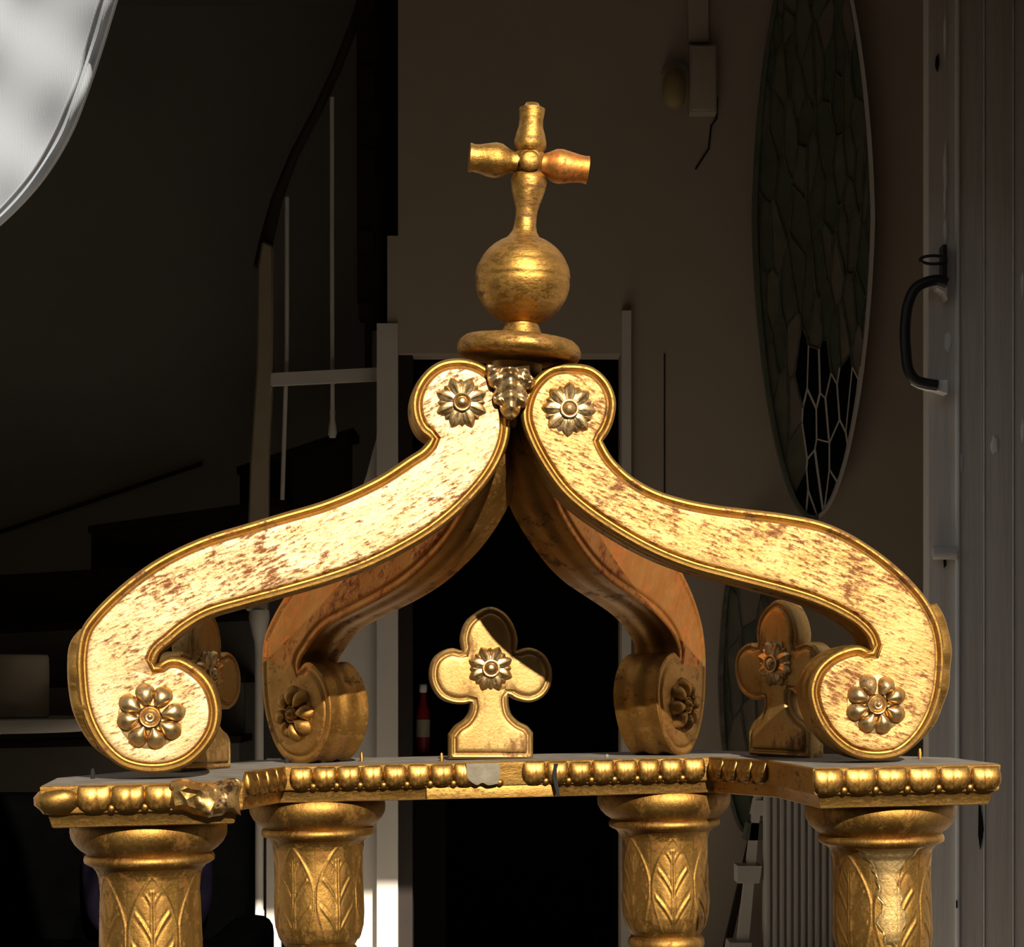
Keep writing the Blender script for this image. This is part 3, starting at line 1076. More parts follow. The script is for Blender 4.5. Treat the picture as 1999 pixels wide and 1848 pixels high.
# eggs and pearls on the moulding
def egg_mesh(w, h, d):
    verts, faces = [], []
    NU_, NV_ = 20, 14
    for i in range(NV_ + 1):
        t = i / NV_                      # 0 top ... 1 bottom
        z = h * (0.5 - t)
        if t < 0.5:
            hw = 0.86 + 0.14 * math.sin(t / 0.5 * math.pi / 2)
            dd = 0.22 + 0.78 * math.sin(t / 0.5 * math.pi / 2) ** 0.8
        else:
            u = (t - 0.5) / 0.5
            hw = math.sqrt(max(0, 1 - u ** 2.2))
            dd = hw ** 0.75
        for k in range(NU_ + 1):
            a = math.pi * k / NU_
            c = -math.cos(a)
            crease = 1 - 0.16 * math.exp(-(c / 0.07) ** 2) * (1 if t < 0.8 else 0)
            verts.append((c * hw * w / 2, -(math.sin(a) ** 0.62) * d * dd * crease, z))
    R = NU_ + 1
    for i in range(NV_):
        for k in range(NU_):
            faces.append((i * R + k, i * R + k + 1, (i + 1) * R + k + 1, (i + 1) * R + k))
    faces.append(tuple(range(R)))
    me = bpy.data.meshes.new('egg')
    me.from_pydata(verts, [], faces)
    bm_ = bmesh.new(); bm_.from_mesh(me)
    bmesh.ops.recalc_face_normals(bm_, faces=bm_.faces)
    bm_.to_mesh(me); bm_.free()
    smooth(me, 60)
    me.materials.append(M['gold_bead'])
    return me


def pearl_mesh(r):
    bm_ = bmesh.new()
    bmesh.ops.create_uvsphere(bm_, u_segments=12, v_segments=8, radius=r)
    for v in bm_.verts:
        v.co.y *= 0.8
    me = bpy.data.meshes.new('pearl')
    bm_.to_mesh(me); bm_.free()
    smooth(me, 80)
    me.materials.append(M['gold_bead'])
    return me


EGG_F, EGG_B = egg_mesh(0.0350, 0.0275, 0.0072), egg_mesh(0.0284, 0.0275, 0.0072)
PEARL = pearl_mesh(0.0048)


def put(me, name, x, y, z, ang, sc=(1, 1, 1)):
    o = bpy.data.objects.new(name, me)
    COL.objects.link(o)
    o.parent = ent
    o.location = (x, y, z)
    o.rotation_euler = (0, 0, ang)
    o.scale = sc
    return o


def egg_run(p, q, n, me, skip=(), pearls=True, lo=0.0, hi=1.0):
    p, q = Vector(p), Vector(q)
    d = (q - p).normalized()
    ang = math.atan2(d.y, d.x)
    nrm = Vector((d.y, -d.x))
    for k in range(n):
        t = lo + (hi - lo) * (k + 0.5) / n
        c = p.lerp(q, t) + nrm * (-0.0042)
        j = rnd.uniform(-1, 1)
        if k not in skip:
            put(me, 'egg', c.x, c.y, ZP + 0.0287 + 0.0004 * j, ang + 0.03 * rnd.uniform(-1, 1), (1 + 0.05 * j, 1 + 0.1 * rnd.uniform(-1, 1), 1 + 0.03 * rnd.uniform(-1, 1)))
        if pearls and k < n - 1 and k not in skip:
            c2 = p.lerp(q, lo + (hi - lo) * (k + 1.0) / n) + nrm * (-0.0045)
            put(PEARL, 'pearl', c2.x, c2.y, ZP + 0.0192 + 0.0006 * rnd.uniform(-1, 1), ang, (1, 1, 1))


egg_run((0.295, -0.105), (0.505, -0.105), 6, EGG_F, lo=0.01, hi=0.99)
egg_run((-0.505, -0.105), (-0.295, -0.105), 6, EGG_F, skip=(0, 5), lo=0.03, hi=0.99)
egg_run((-0.251, 0.215), (0.251, 0.215), 18, EGG_B, skip=(9, ), lo=0.005, hi=0.995)
egg_run((0.251, 0.215), (0.295, 0.105), 4, EGG_B)
egg_run((-0.295, 0.105), (-0.251, 0.215), 4, EGG_B)
# worn rounded corner blob at the far left
v, f = lathe_geo([(0.001, -0.016), (0.011, -0.013), (0.0165, -0.004), (0.0165, 0.005), (0.013, 0.012), (0.002, 0.0165)], 20, Vector((0, 0, 0)), Vector((0, 0, 1)), 0.05, 3)
v = [Vector((q.x * 1.45 - 0.4845, q.y * 0.85 - 0.0945, q.z * (0.92 + 4 * q.x) + ZP + 0.0275)) for q in v]
mesh_obj('worn_corner', v, f, M['gold_bead'], ent, 70)
# middle section of the rear beam, a touch proud, with its bare grey gap
pL, pR = LP(833, 1520, 0.213), LP(1082, 1520, 0.213)
o = box('moulding_section', pL.x, pR.x, 0.2215, 0.2300, ZP + 0.0005, ZP + 0.0155, M['gold'], ent, 0.0012)
o.data.transform(Matrix.Translation((0, 0, 0)))
g0, g1 = LP(910, 1500, 0.211), LP(977, 1500, 0.211)
gap = relief_plate(closed_outline([(g0.x, ZP + 0.0425, 1), (g0.x + 0.001, ZP + 0.026, 1), (g0.x + 0.006, ZP + 0.0205), (g0.x + 0.013, ZP + 0.017), (g0.x + 0.019, ZP + 0.0195), (g0.x + 0.026, ZP + 0.0165), (g1.x - 0.003, ZP + 0.018, 1), (g1.x, ZP + 0.028, 1), (g1.x - 0.0015, ZP + 0.0425, 1)], 0.002), [0.001], [(0, -0.0004), (0.001, 0.0)], 0.008, 0.004, both=False)
mesh_obj('bare_patch', [(a, b + 0.2155, c) for a, b, c in gap[0]], gap[1], M['plaster'], ent, 40)['label'] = 'bare grey patch where moulding broke off'
# dark crack beside the section
ck = LP(1086, 1520, 0.212)
mesh_obj('crack', *(lambda s: ([(a, b + 0.2135, c) for a, b, c in s[0]], s[1]))(relief_plate(closed_outline(
    [(ck.x - 0.002, ZP + 0.040, 1), (ck.x - 0.0045, ZP + 0.028), (ck.x - 0.003, ZP + 0.016), (ck.x + 0.001, ZP + 0.001, 1), (ck.x + 0.004, ZP + 0.001, 1), (ck.x + 0.0015, ZP + 0.018), (ck.x + 0.0005, ZP + 0.030), (ck.x + 0.0025, ZP + 0.040, 1)], 0.002), [], [(0, 0)], 0.006, 0.004, both=False)), M['hole'], ent, 40)
# crumpled foil repair on the left block
bm = bmesh.new()
fx0, fx1 = LP(330, 1530, -0.11).x, LP(468, 1530, -0.11).x
NXF, NZF = 11, 5
rf = random.Random(12)
grid = []
for i in range(NXF + 1):
    row = []
    for j in range(NZF + 1):
        u, w = i / NXF, j / NZF
        e = min(u, 1 - u, w, 1 - w)
        bul = 0.010 * (min(1, e * 7))
        x = fx0 + (fx1 - fx0) * u
        row.append(bm.verts.new((x + rf.uniform(-1, 1) * 0.0022, -0.1035 - bul * 0.8 - rf.uniform(0, 1) * 0.006 * (e > 0) - 0.003 * u, ZP + 0.0145 + 0.0305 * w - 0.006 * u * (1 - w) + rf.uniform(-1, 1) * 0.0012 + 0.003 * math.sin(9 * u))))
    grid.append(row)
for i in range(NXF):
    for j in range(NZF):
        a, b, c, d = grid[i][j], grid[i + 1][j], grid[i + 1][j + 1], grid[i][j + 1]
        if (i + j) % 2:
            bm.faces.new((a, b, c)); bm.faces.new((a, c, d))
        else:
            bm.faces.new((a, b, d)); bm.faces.new((b, c, d))
bmesh.ops.subdivide_edges(bm, edges=list(bm.edges), cuts=2, smooth=0.8, use_grid_fill=True)
bk = bm_obj('foil_patch', bm, M['foil'], ent, 40)
bk['label'] = 'crumpled shiny repair on the broken left corner'
sm_ = bk.modifiers.new('thickness', 'SOLIDIFY')
sm_.thickness = 0.002
# stubs of old dowels on the top
TOP = ZP + ENT_H
for px, py, yl, h, m in ((181, 1500, 0.02, 0.011, 'hole'), (706, 1470, 0.30, 0.011, 'gold_rear'), (862, 1471, 0.26, 0.010, 'gold_rear'), (1796, 1488, 0.04, 0.012, 'gold_rear'), (560, 1477, 0.30, 0.008, 'hole'), (1185, 1472, 0.26, 0.004, 'dust_wood')):
    p = LP(px, py, yl)
    lathe('dowel_stub', [(0.0022, TOP - 0.001), (0.0024, TOP + h * 0.6), (0.0014, TOP + h)], M[m], ent, 8, Vector((p.x, yl, 0)))

# ---- columns
cprof = [(0.0800, 0.0), (0.0822, -0.004), (0.0830, -0.010), (0.0822, -0.017), (0.0785, -0.024), (0.0725, -0.030), (0.0672, -0.0335), (0.0655, -0.0352),
         (0.0680, -0.0365), (0.0692, -0.040), (0.0685, -0.0435), (0.0655, -0.0455), (0.0600, -0.0480), (0.0560, -0.0530), (0.0535, -0.060), (0.0522, -0.075),
         (0.0522, -0.100), (0.0530, -0.125), (0.0532, -0.140), (0.0520, -0.155), (0.0485, -0.168), (0.0440, -0.177), (0.0420, -0.1795),
         (0.0440, -0.181), (0.0468, -0.1845), (0.0478, -0.189), (0.0468, -0.1940), (0.0435, -0.1975), (0.0405, -0.200), (0.0400, -0.204), (0.0440, -0.210), (0.0440, -0.216), (0.0385, -0.224),
         (0.0365, -0.25), (0.040, -0.40), (0.043, -0.60), (0.043, -0.74), (0.052, -0.76), (0.060, -0.79), (0.060, -0.83), (0.075, -0.84), (0.075, -ZP)]


def col_r(z):
    zs = [-p[1] for p in cprof]
    return float(np.interp(-z, zs, [p[0] for p in cprof]))


def leaf_relief(z0, z1, half, n_u, n_v, rim=0.0009, lift=0.0008):
    """One carved leaf lying on the bell of the capital: a pointed outline, a midrib and slanting veins."""
    verts, faces = [], []
    H = z0 - z1
    for i in range(n_v + 1):
        t = i / n_v                      # 0 tip (top) ... 1 base
        z = z0 - t * H
        for k in range(n_u + 1):
            s = -1 + 2 * k / n_u
            ang = s * half
            # pointed leaf outline: half-width in s
            wl = min(1.0, 0.04 + 0.96 * math.sin(min(1, t * 1.9) * math.pi / 2) ** 0.9) * (1 - 0.38 * max(0, t - 0.62) / 0.38)
            u = abs(s) / max(wl, 0.02)
            h = 0.0
            if u < 1:
                h = lift * min(1, (1 - u) * 8)
            h += rim * math.exp(-((abs(s) - wl * 0.96) / 0.05) ** 2) * (1 if t > 0.02 else 0)
            # midrib: twin ridges
            h += 0.0009 * math.exp(-((abs(s) - 0.055) / 0.035) ** 2) * (0.0 if t < 0.12 else 1)
            if u < 0.93:
                vv = (t * 3.1 + 1.25 * abs(s) ** 0.62)
                d = abs(vv - round(vv))
                amp = 1.0 if 0.16 < t < 0.97 and abs(s) > 0.10 and u < 0.80 else 0
                h += amp * (0.0008 * math.exp(-(d / 0.07) ** 2))
                h += amp * -0.0004 * math.exp(-((d - 0.16) / 0.08) ** 2)
            r = col_r(z) + h + 0.0002
            verts.append((r * math.sin(ang), -r * math.cos(ang), ZP + z))
    R = n_u + 1
    for i in range(n_v):
        for k in range(n_u):
            faces.append((i * R + k, i * R + k + 1, (i + 1) * R + k + 1, (i + 1) * R + k))
    # skirt sunk into the bell so that the relief is solid
    border = [k for k in range(R)] + [i * R + n_u for i in range(1, n_v + 1)] + [n_v * R + k for k in range(n_u - 1, -1, -1)] + [i * R for i in range(n_v - 1, 0, -1)]
    base = len(verts)
    for b in border:
        x, y, z = verts[b]
        L = math.hypot(x, y)
        verts.append((x * (L - 0.003) / L, y * (L - 0.003) / L, z))
    for k in range(len(border)):
        k2 = (k + 1) % len(border)
        faces.append((border[k], border[k2], base + k2, base + k))
    return verts, faces


LEAF_N = 6
lv, lf = leaf_relief(-0.056, -0.172, math.pi / LEAF_N * 0.98, 56, 84)
leaf_me = None
col_me = None
for ci, (cx, cy) in enumerate(COLS):
    if col_me is None:
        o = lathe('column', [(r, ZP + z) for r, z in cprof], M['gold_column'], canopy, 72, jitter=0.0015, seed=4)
        col_me = o.data
    else:
        o = bpy.data.objects.new('column', col_me)
        COL.objects.link(o)
        o.parent = canopy
    o.location = (cx, cy, 0)
    if ci == 1:
        o.rotation_euler.z = 0.6
    for k in range(LEAF_N):
        if leaf_me is None:
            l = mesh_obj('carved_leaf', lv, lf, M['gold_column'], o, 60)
            leaf_me = l.data
        else:
            l = bpy.data.objects.new('carved_leaf', leaf_me)
            COL.objects.link(l)
            l.parent = o
        l.rotation_euler.z = 2 * math.pi * k / LEAF_N + (0.10, -0.55, 0.42, 0.0)[ci]

# rubbed bright patch on the right front column
pv_, pf_ = [], []
rows_ = [(-0.047, -0.62, 0.72), (-0.055, -0.56, 0.64), (-0.064, -0.40, 0.42), (-0.076, -0.30, 0.30), (-0.090, -0.22, 0.26), (-0.100, -0.30, 0.40), (-0.108, -0.14, 0.30), (-0.118, -0.20, 0.42), (-0.128, -0.34, 0.46), (-0.138, -0.16, 0.34), (-0.148, -0.12, 0.30), (-0.158, -0.06, 0.12)]
NPz, NPs = 60, 24
for i in range(NPz + 1):
    z = -0.047 + (-0.158 + 0.047) * i / NPz
    lo_ = float(np.interp(-z, [-r[0] for r in rows_], [r[1] for r in rows_]))
    hi_ = float(np.interp(-z, [-r[0] for r in rows_], [r[2] for r in rows_]))
    for k in range(NPs + 1):
        t = k / NPs
        a = lo_ + (hi_ - lo_) * t + 0.02 * math.sin(70 * z * 7 + k)
        e = min(t, 1 - t, i / NPz * 2.5, (1 - i / NPz) * 2.5)
        rr_ = col_r(z) + 0.0022 * min(1, e * 5) - 0.0005 + 0.0012 * math.exp(-((min(t, 1 - t) - 0.10) / 0.05) ** 2)
        pv_.append((rr_ * math.sin(a), -rr_ * math.cos(a), ZP + z))
for i in range(NPz):
    for k in range(NPs):
        q = i * (NPs + 1) + k
        pf_.append((q, q + 1, q + NPs + 2, q + NPs + 1))
FR_COL = [o_ for o_ in canopy.children if o_.name.startswith('column')][1]
wp = mesh_obj('rubbed_patch', pv_, pf_, M['gold_shine'], FR_COL, 60)
wp.rotation_euler.z = -0.6 - 0.17
wp['label'] = 'bright rubbed patch of gilding'

# ---- scroll brackets
SCR_L = [(898, 698), (855, 706), (822, 734), (804, 775), (806, 815), (820, 843), (838, 857, 1), (823, 874), (800, 889), (735, 931), (642, 973), (549, 1001), (479, 1022), (409, 1043), (353, 1066),
         (293, 1099), (232, 1145), (181, 1195), (158, 1228), (148, 1275), (149, 1332), (156, 1382), (172, 1426), (197, 1465), (230, 1494), (262, 1506), (297, 1510), (335, 1506),
         (371, 1491), (403, 1462), (424, 1426), (430, 1386), (421, 1346), (403, 1317), (378, 1296), (349, 1282), (326, 1283), (303, 1297, 1), (311, 1276), (335, 1255), (364, 1231), (407, 1206), (479, 1184),
         (549, 1165), (642, 1138), (712, 1113), (781, 1080), (851, 1038), (912, 987), (963, 927), (989, 875), (997, 832), (990, 780), (968, 730), (935, 706)]
SCR_R = [(1104, 708), (1155, 714), (1187, 740), (1203, 777), (1201, 813), (1190, 843), (1178, 860, 1), (1197, 892), (1233, 927), (1279, 954), (1334, 972), (1394, 984), (1463, 993), (1532, 1002), (1601, 1016),
         (1655, 1038), (1716, 1076), (1771, 1122), (1812, 1170), (1835, 1214), (1845, 1262), (1845, 1309), (1838, 1361), (1822, 1407), (1795, 1448), (1758, 1477), (1714, 1485), (1667, 1477), (1629, 1452), (1599, 1414),
         (1584, 1377), (1580, 1343), (1593, 1305), (1620, 1278), (1652, 1263), (1680, 1259), (1701, 1268, 1), (1694, 1246), (1674, 1224), (1641, 1203), (1591, 1180), (1531, 1161),
         (1486, 1149), (1417, 1131), (1348, 1112), (1279, 1085), (1210, 1048), (1141, 1002), (1095, 961), (1058, 910), (1031, 859), (1018, 818), (1020, 785), (1033, 752), (1055, 726), (1078, 712)]
T_SCR = 0.062
rim_prof = [(0.0, -0.0045), (0.0012, -0.0020), (0.003, -0.0004), (0.0050, -0.0002), (0.0066, -0.0012), (0.0082, -0.0040), (0.0098, -0.0044), (0.0112, -0.0016), (0.0124, 0.0008), (0.0150, 0.0014), (0.026, 0.0010), (0.2, 0.0006)]
rim_levels = [0.0012, 0.003, 0.0050, 0.0066, 0.0082, 0.0098, 0.0112, 0.0124, 0.0150, 0.022]
CHANNEL = [(0.10, 0.0), (0.20, 0.0016), (0.32, 0.0016), (0.40, -0.0006), (0.60, -0.0006), (0.68, 0.0016), (0.80, 0.0016), (0.90, 0.0)]


def local_outline(pts, yl):
    out = []
    for p in pts:
        q = LP(p[0], p[1], yl)
        out.append((q.x, q.z) + tuple(p[2:]))
    return out


def face_tone(ov, d):
    # the carver's slightly uneven flat
    return 0.0005 * np.sin(38 * ov[:, 0] + 21 * ov[:, 1]) * (d > 0.016) + 0.0003 * np.sin(95 * ov[:, 0] - 60 * ov[:, 1]) * (d > 0.016)


OUT_L = closed_outline(local_outline(SCR_L, -T_SCR / 2), 0.0032)
OUT_R = closed_outline(local_outline(SCR_R, -T_SCR / 2), 0.0032)


def rosette_round(R, H, npet=8, phase=0.0, seed=0, oval=(1, 1)):
    """Rosette with plump separate petals, a ringed eye and a low backing disc; axis along -y."""
    rnd_ = random.Random(seed)
    verts, faces = [], []

    def add(v, f):
        b = len(verts)
        verts.extend(v)
        faces.extend([tuple(i + b for i in q) for q in f])
    # backing disc
    add(*lathe_geo([(R * 0.93, 0.0), (R * 0.92, H * 0.12), (R * 0.8, H * 0.16), (0.001, H * 0.18)], 40, Vector((0, 0, 0)), Vector((0, -1, 0))))
    for k in range(npet):
        a = 2 * math.pi * k / npet + phase + rnd_.uniform(-0.05, 0.05)
        nu, nv = 14, 9
        v, f = [], []
        L = R * (0.60 + rnd_.uniform(-0.03, 0.03))
        for i in range(nu + 1):
            t = i / nu
            rr = R * 0.34 + L * 1.12 * t
            w = R * 0.355 * (math.sin(math.pi * min(1, t * 0.93 + 0.07)) ** 0.65) * (0.55 + 0.55 * t)
            hh = H * (0.35 + 0.65 * math.sin(math.pi * (0.25 + 0.62 * t))) * (1 - t ** 6)
            for j in range(nv + 1):
                s = -1 + 2 * j / nv
                yy = hh * math.sqrt(max(0, 1 - s * s)) ** 0.9
                if t > 0.97: yy *= 0.3
                x, z = rr, s * w
                v.append(Vector((x * math.cos(a) - z * math.sin(a), -yy - H * 0.05, x * math.sin(a) + z * math.cos(a))))
        Rn = nv + 1
        for i in range(nu):
            for j in range(nv):
                f.append((i * Rn + j, i * Rn + j + 1, (i + 1) * Rn + j + 1, (i + 1) * Rn + j))
        add(v, f)
    add(*lathe_geo([(R * 0.33, 0.0), (R * 0.33, H * 0.62), (R * 0.30, H * 0.74), (R * 0.26, H * 0.70), (R * 0.24, H * 0.55), (R * 0.21, H * 0.74), (R * 0.13, H * 0.95), (R * 0.085, H * 0.92), (R * 0.075, H * 1.10), (R * 0.03, H * 1.2)], 28, Vector((0, 0, 0)), Vector((0, -1, 0))))
    return [Vector((v.x * oval[0], v.y, v.z * oval[1])) for v in verts], faces


def rosette_star(R, H, npet=8, phase=0.0, eye=0.30):
    """Rosette with pointed creased petals in two layers, pearls between, a ringed eye."""
    verts, faces = [], []

    def add(v, f):
        b = len(verts)
        verts.extend(v)
        faces.extend([tuple(i + b for i in q) for q in f])
    for layer in (0, 1):
        na, nr = npet * 14, 12
        v, f = [], []
        for i in range(nr + 1):
            t = i / nr
            for k in range(na):
                a = 2 * math.pi * k / na
                u = ((a - phase) * npet / (2 * math.pi) + (0.5 if layer == 0 else 0)) % 1.0
                c = abs(u - 0.5) * 2                 # 0 at the petal axis, 1 between petals
                edge = (1.0 - 0.30 * c ** 1.25) if layer == 1 else (0.90 - 0.20 * c)
                rr = R * edge * t
                if t < 0.98:
                    hh = H * (0.55 if layer == 1 else 0.30) * (0.75 + 0.45 * math.sin(math.pi * t * 0.9)) * (1.0 - 0.35 * c * t) + H * 0.16 * math.exp(-(c / 0.18) ** 2) * t
                else:
                    hh = 0.0
                if i == nr - 1:
                    hh *= 0.82
                v.append(Vector((rr * math.cos(a), -hh, rr * math.sin(a))))
        for i in range(nr):
            for k in range(na):
                f.append((i * na + k, i * na + (k + 1) % na, (i + 1) * na + (k + 1) % na, (i + 1) * na + k))
        add(v, f)
    for k in range(npet):
        a = 2 * math.pi * (k + 0.5) / npet + phase
        c = Vector((R * 0.88 * math.cos(a), 0, R * 0.88 * math.sin(a)))
        add(*lathe_geo([(R * 0.07, 0), (R * 0.075, H * 0.2), (R * 0.05, H * 0.36), (R * 0.01, H * 0.40)], 10, c, Vector((0, -1, 0))))
    E = eye
    add(*lathe_geo([(R * E * 1.15, 0), (R * E * 1.12, H * 0.95), (R * E, H * 1.02), (R * E * 0.85, H * 0.96), (R * E * 0.80, H * 0.75), (R * E * 0.72, H * 0.95), (R * E * 0.5, H * 1.25), (R * E * 0.25, H * 1.36), (R * E * 0.04, H * 1.4)], 28, Vector((0, 0, 0)), Vector((0, -1, 0))))
    return verts, faces


def put_geo(name, geo, origin, mat, parent, rot=None, sm=50):
    v, f = geo
    if rot is not None:
        v = [rot @ p for p in v]
    return mesh_obj(name, [p + origin for p in v], f, mat, parent, sm)


def scroll_leaf(name, pts_px, yl, sgn, parent, mapf=None):
    """Acanthus leaf lying along the outer edge of a bracket; sgn is the outward x direction."""
    path = catmull([(LP(x, y, FRONT).x, LP(x, y, FRONT).z) for x, y in pts_px], 0.004)
    n = len(path)
    verts, faces = [], []
    m = 16
    for i in range(n):
        t = i / (n - 1)
        tg = path[min(i + 1, n - 1)] - path[max(i - 1, 0)]
        tg = tg / (np.linalg.norm(tg) + 1e-9)
        nn = np.array([tg[1], -tg[0]])
        if nn[0] * sgn < 0:
            nn = -nn
        lob = 1 + 0.10 * math.sin(t * 26)
        wid = 0.029 * (0.35 + 0.65 * math.sin(math.pi * (0.12 + 0.80 * t)) ** 0.6) * lob
        bul = 0.0125 * math.sin(math.pi * min(1, t * 0.93 + 0.07)) ** 0.45 * (1 - 0.35 * t)
        for j in range(m + 1):
            s = -1 + 2 * j / m
            hgt = bul * (1 - 0.55 * s * s) - 0.0028 * math.exp(-(s / 0.16) ** 2) + 0.0014 * math.cos(s * 9)
            if j in (0, m):
                hgt = -0.006
            q = path[i] + nn * hgt
            verts.append((q[0], s * wid, q[1]))
    R = m + 1
    for i in range(n - 1):
        for j in range(m):
            faces.append((i * R + j, i * R + j + 1, (i + 1) * R + j + 1, (i + 1) * R + j))
    faces.append(tuple(range(R)))
    faces.append(tuple((n - 1) * R + j for j in range(R - 1, -1, -1)))
    if mapf:
        verts = [mapf(Vector(v)) for v in verts]
    return mesh_obj(name, verts, faces, M['gold'], parent, 60)


def scroll_bracket(outline, mat, mapf=None, label=None, soft=1.0):
    v, f = relief_plate(outline, rim_levels, [(a, b * soft) for a, b in rim_prof], T_SCR, 0.010, True, CHANNEL, face_tone)
    v = [Vector(q) for q in v]
    if mapf:
        v = [mapf(q) for q in v]
    o = mesh_obj('scroll_bracket', v, f, mat, canopy, 34)
    if label:
        o['label'] = label
    return o


def gild_faces(o, n_front, idx_mat):
    pass


ROS_B = lambda R, ph, sd: rosette_round(R, 0.0125, 8, ph, sd)
FRONT = -T_SCR / 2
bl = scroll_bracket(OUT_L, [M['gold_left'], M['gold_side']])
br = scroll_bracket(OUT_R, [M['gold_right'], M['gold_side']])
# the moulded edge has a darker gold: faces within the groove and on the side wall
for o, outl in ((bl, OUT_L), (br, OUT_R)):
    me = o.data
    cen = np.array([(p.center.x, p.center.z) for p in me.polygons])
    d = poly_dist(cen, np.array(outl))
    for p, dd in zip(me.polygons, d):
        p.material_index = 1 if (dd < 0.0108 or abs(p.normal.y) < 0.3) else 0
p = LP(294, 1398, FRONT)
put_geo('rosette', ROS_B(0.0365, 0.2, 1), p, M['gold_rosette'], bl)
p = LP(1709, 1374, FRONT)
put_geo('rosette', ROS_B(0.0345, 0.32, 2), p, M['gold_rosette'], br)
p = LP(901, 786, FRONT)
put_geo('rosette', rosette_star(0.0295, 0.0085, 8, math.pi / 2), p, M['gold_rosette'], bl)
p = LP(1110, 799, FRONT)
put_geo('rosette', rosette_star(0.0305, 0.0085, 8, math.pi / 2 + 0.33), p, M['gold_rosette'], br)
scroll_leaf('acanthus_leaf', [(164, 1232), (148, 1262), (147, 1310), (152, 1365), (166, 1412), (190, 1452), (225, 1486)], 0.0, -1, bl)
scroll_leaf('acanthus_leaf', [(1828, 1180), (1844, 1225), (1848, 1275), (1844, 1330), (1832, 1384), (1808, 1430), (1782, 1462)], 0.0, 1, br)

# rear brackets: same profile turned towards the rear columns
HUB_Y = 0.035
for ci, (outl, mir) in ((2, (OUT_L, -1)), (3, (OUT_R, 1))):
    cx, cy = COLS[ci]
    dv = Vector((cx, cy - HUB_Y))
    rr = dv.length
    dv.normalize()
    r = np.abs(outl[:, 0])
    k = rr / 0.395
    # outline as (radius, height), always with positive radius
    prof2 = np.stack([r * k, outl[:, 1]], 1)
    zmin = prof2[:, 1].min()
    prof2[:, 1] += (TOP - 0.001) - zmin
    nrm = Vector((dv.y, -dv.x)) if mir < 0 else Vector((-dv.y, dv.x))

    # front side of the plate (negative depth) must look to the outside front
    side = Vector((-dv.y, dv.x))
    if side.y > 0:
        side = -side

    def mapf(q, dv=dv, side=side):
        return Vector((dv.x * q.x - side.x * q.y, HUB_Y + dv.y * q.x - side.y * q.y, q.z))
    o = scroll_bracket(prof2, [M['gold_rear'], M['bole_orange']], mapf, None, 0.4)
    ztop_v = TOP + 0.118
    for p_ in o.data.polygons:
        flat = abs(p_.normal.x * side.x + p_.normal.y * side.y)
        p_.material_index = 1 if (flat > 0.45 and p_.center.z > ztop_v + 0.012 * math.sin(60 * p_.center.z + 90 * p_.center.x)) else 0
    o['label'] = 'rear bracket with worn orange-red ground'
    zoff = (TOP - 0.001) - zmin
    rad_ = 0.395 * k if mir < 0 else 0.392 * k
    cpt = LP(294, 1398, FRONT) if mir < 0 else LP(1709, 1374, FRONT)
    q = mapf(Vector((abs(cpt.x) * k, -T_SCR / 2 - 0.0005, cpt.z + zoff)))
    ang = math.atan2(side.y, side.x) + math.pi / 2
    put_geo('rosette', ROS_B(0.034, 0.1, 3 + ci), q, M['gold_rear'], o, Matrix.Rotation(ang, 3, 'Z'))

# ---- crests
CREST = [(877, 1474, 1), (877, 1426, 1), (890, 1409), (907, 1397), (917, 1382), (920, 1364, 1), (905, 1367), (882, 1365), (859, 1354), (843, 1330), (839, 1303), (846, 1279), (862, 1264), (883, 1257), (903, 1262, 1),
         (900, 1237), (909, 1208), (932, 1186), (957, 1176), (983, 1186), (1002, 1210), (1011, 1240), (1009, 1262, 1), (1034, 1256), (1060, 1267), (1076, 1292), (1077, 1325), (1062, 1351), (1036, 1363), (1008, 1358), (993, 1349, 1),
         (994, 1370), (999, 1386), (1013, 1400), (1030, 1409), (1041, 1422, 1), (1041, 1474, 1)]
CREST_Y = 0.275
co = closed_outline(local_outline(CREST, CREST_Y), 0.0026)
T_CR = 0.026
cr_prof = [(0, -0.0035), (0.001, -0.0016), (0.003, -0.0003), (0.0048, -0.0008), (0.0062, -0.0022), (0.0074, -0.0022), (0.0088, 0.0010), (0.0102, 0.0019), (0.014, 0.0022), (0.1, 0.0024)]
cv, cf = relief_plate(co, [0.001, 0.003, 0.0048, 0.0062, 0.0074, 0.0088, 0.0102, 0.014], cr_prof, T_CR, 0.006, True)
zc_min = min(v[2] for v in cv)
cxm = LP(960, 1471, CREST_Y).x
cv = [Vector((x - cxm, y, z - zc_min + TOP - 0.0008)) for x, y, z in cv]
crest_me = None
rp = LP(960, 1297, CREST_Y)
rz = rp.z - zc_min + TOP - 0.0008
side_mid = (0.5 * (COLS[1][0] + COLS[3][0]), 0.5 * (COLS[1][1] + COLS[3][1]))
dside = Vector((COLS[3][0] - COLS[1][0], COLS[3][1] - COLS[1][1])).normalized()
ang_r = math.atan2(dside.y, dside.x) + math.pi      # turns -y towards the middle
for name, loc, ang in (('rear', (cxm, CREST_Y + T_CR / 2), 0.0), ('right', (side_mid[0] + 0.030, side_mid[1] + 0.02), ang_r), ('left', (-side_mid[0] - 0.045, side_mid[1] + 0.02), -ang_r)):
    if crest_me is None:
        c = mesh_obj('crest', cv, cf, M['gold_crest'], canopy, 34)
        crest_me = c.data
    else:
        c = bpy.data.objects.new('crest', crest_me)
        COL.objects.link(c)
        c.parent = canopy
    c.location = (loc[0], loc[1], 0)
    c.rotation_euler.z = ang
    rg_ = rosette_star(0.0285, 0.0085, 8, math.pi / 2, 0.34)
    put_geo('rosette', rg_, Vector((0, -T_CR / 2 - 0.003, rz)), M['gold_rosette'], c)

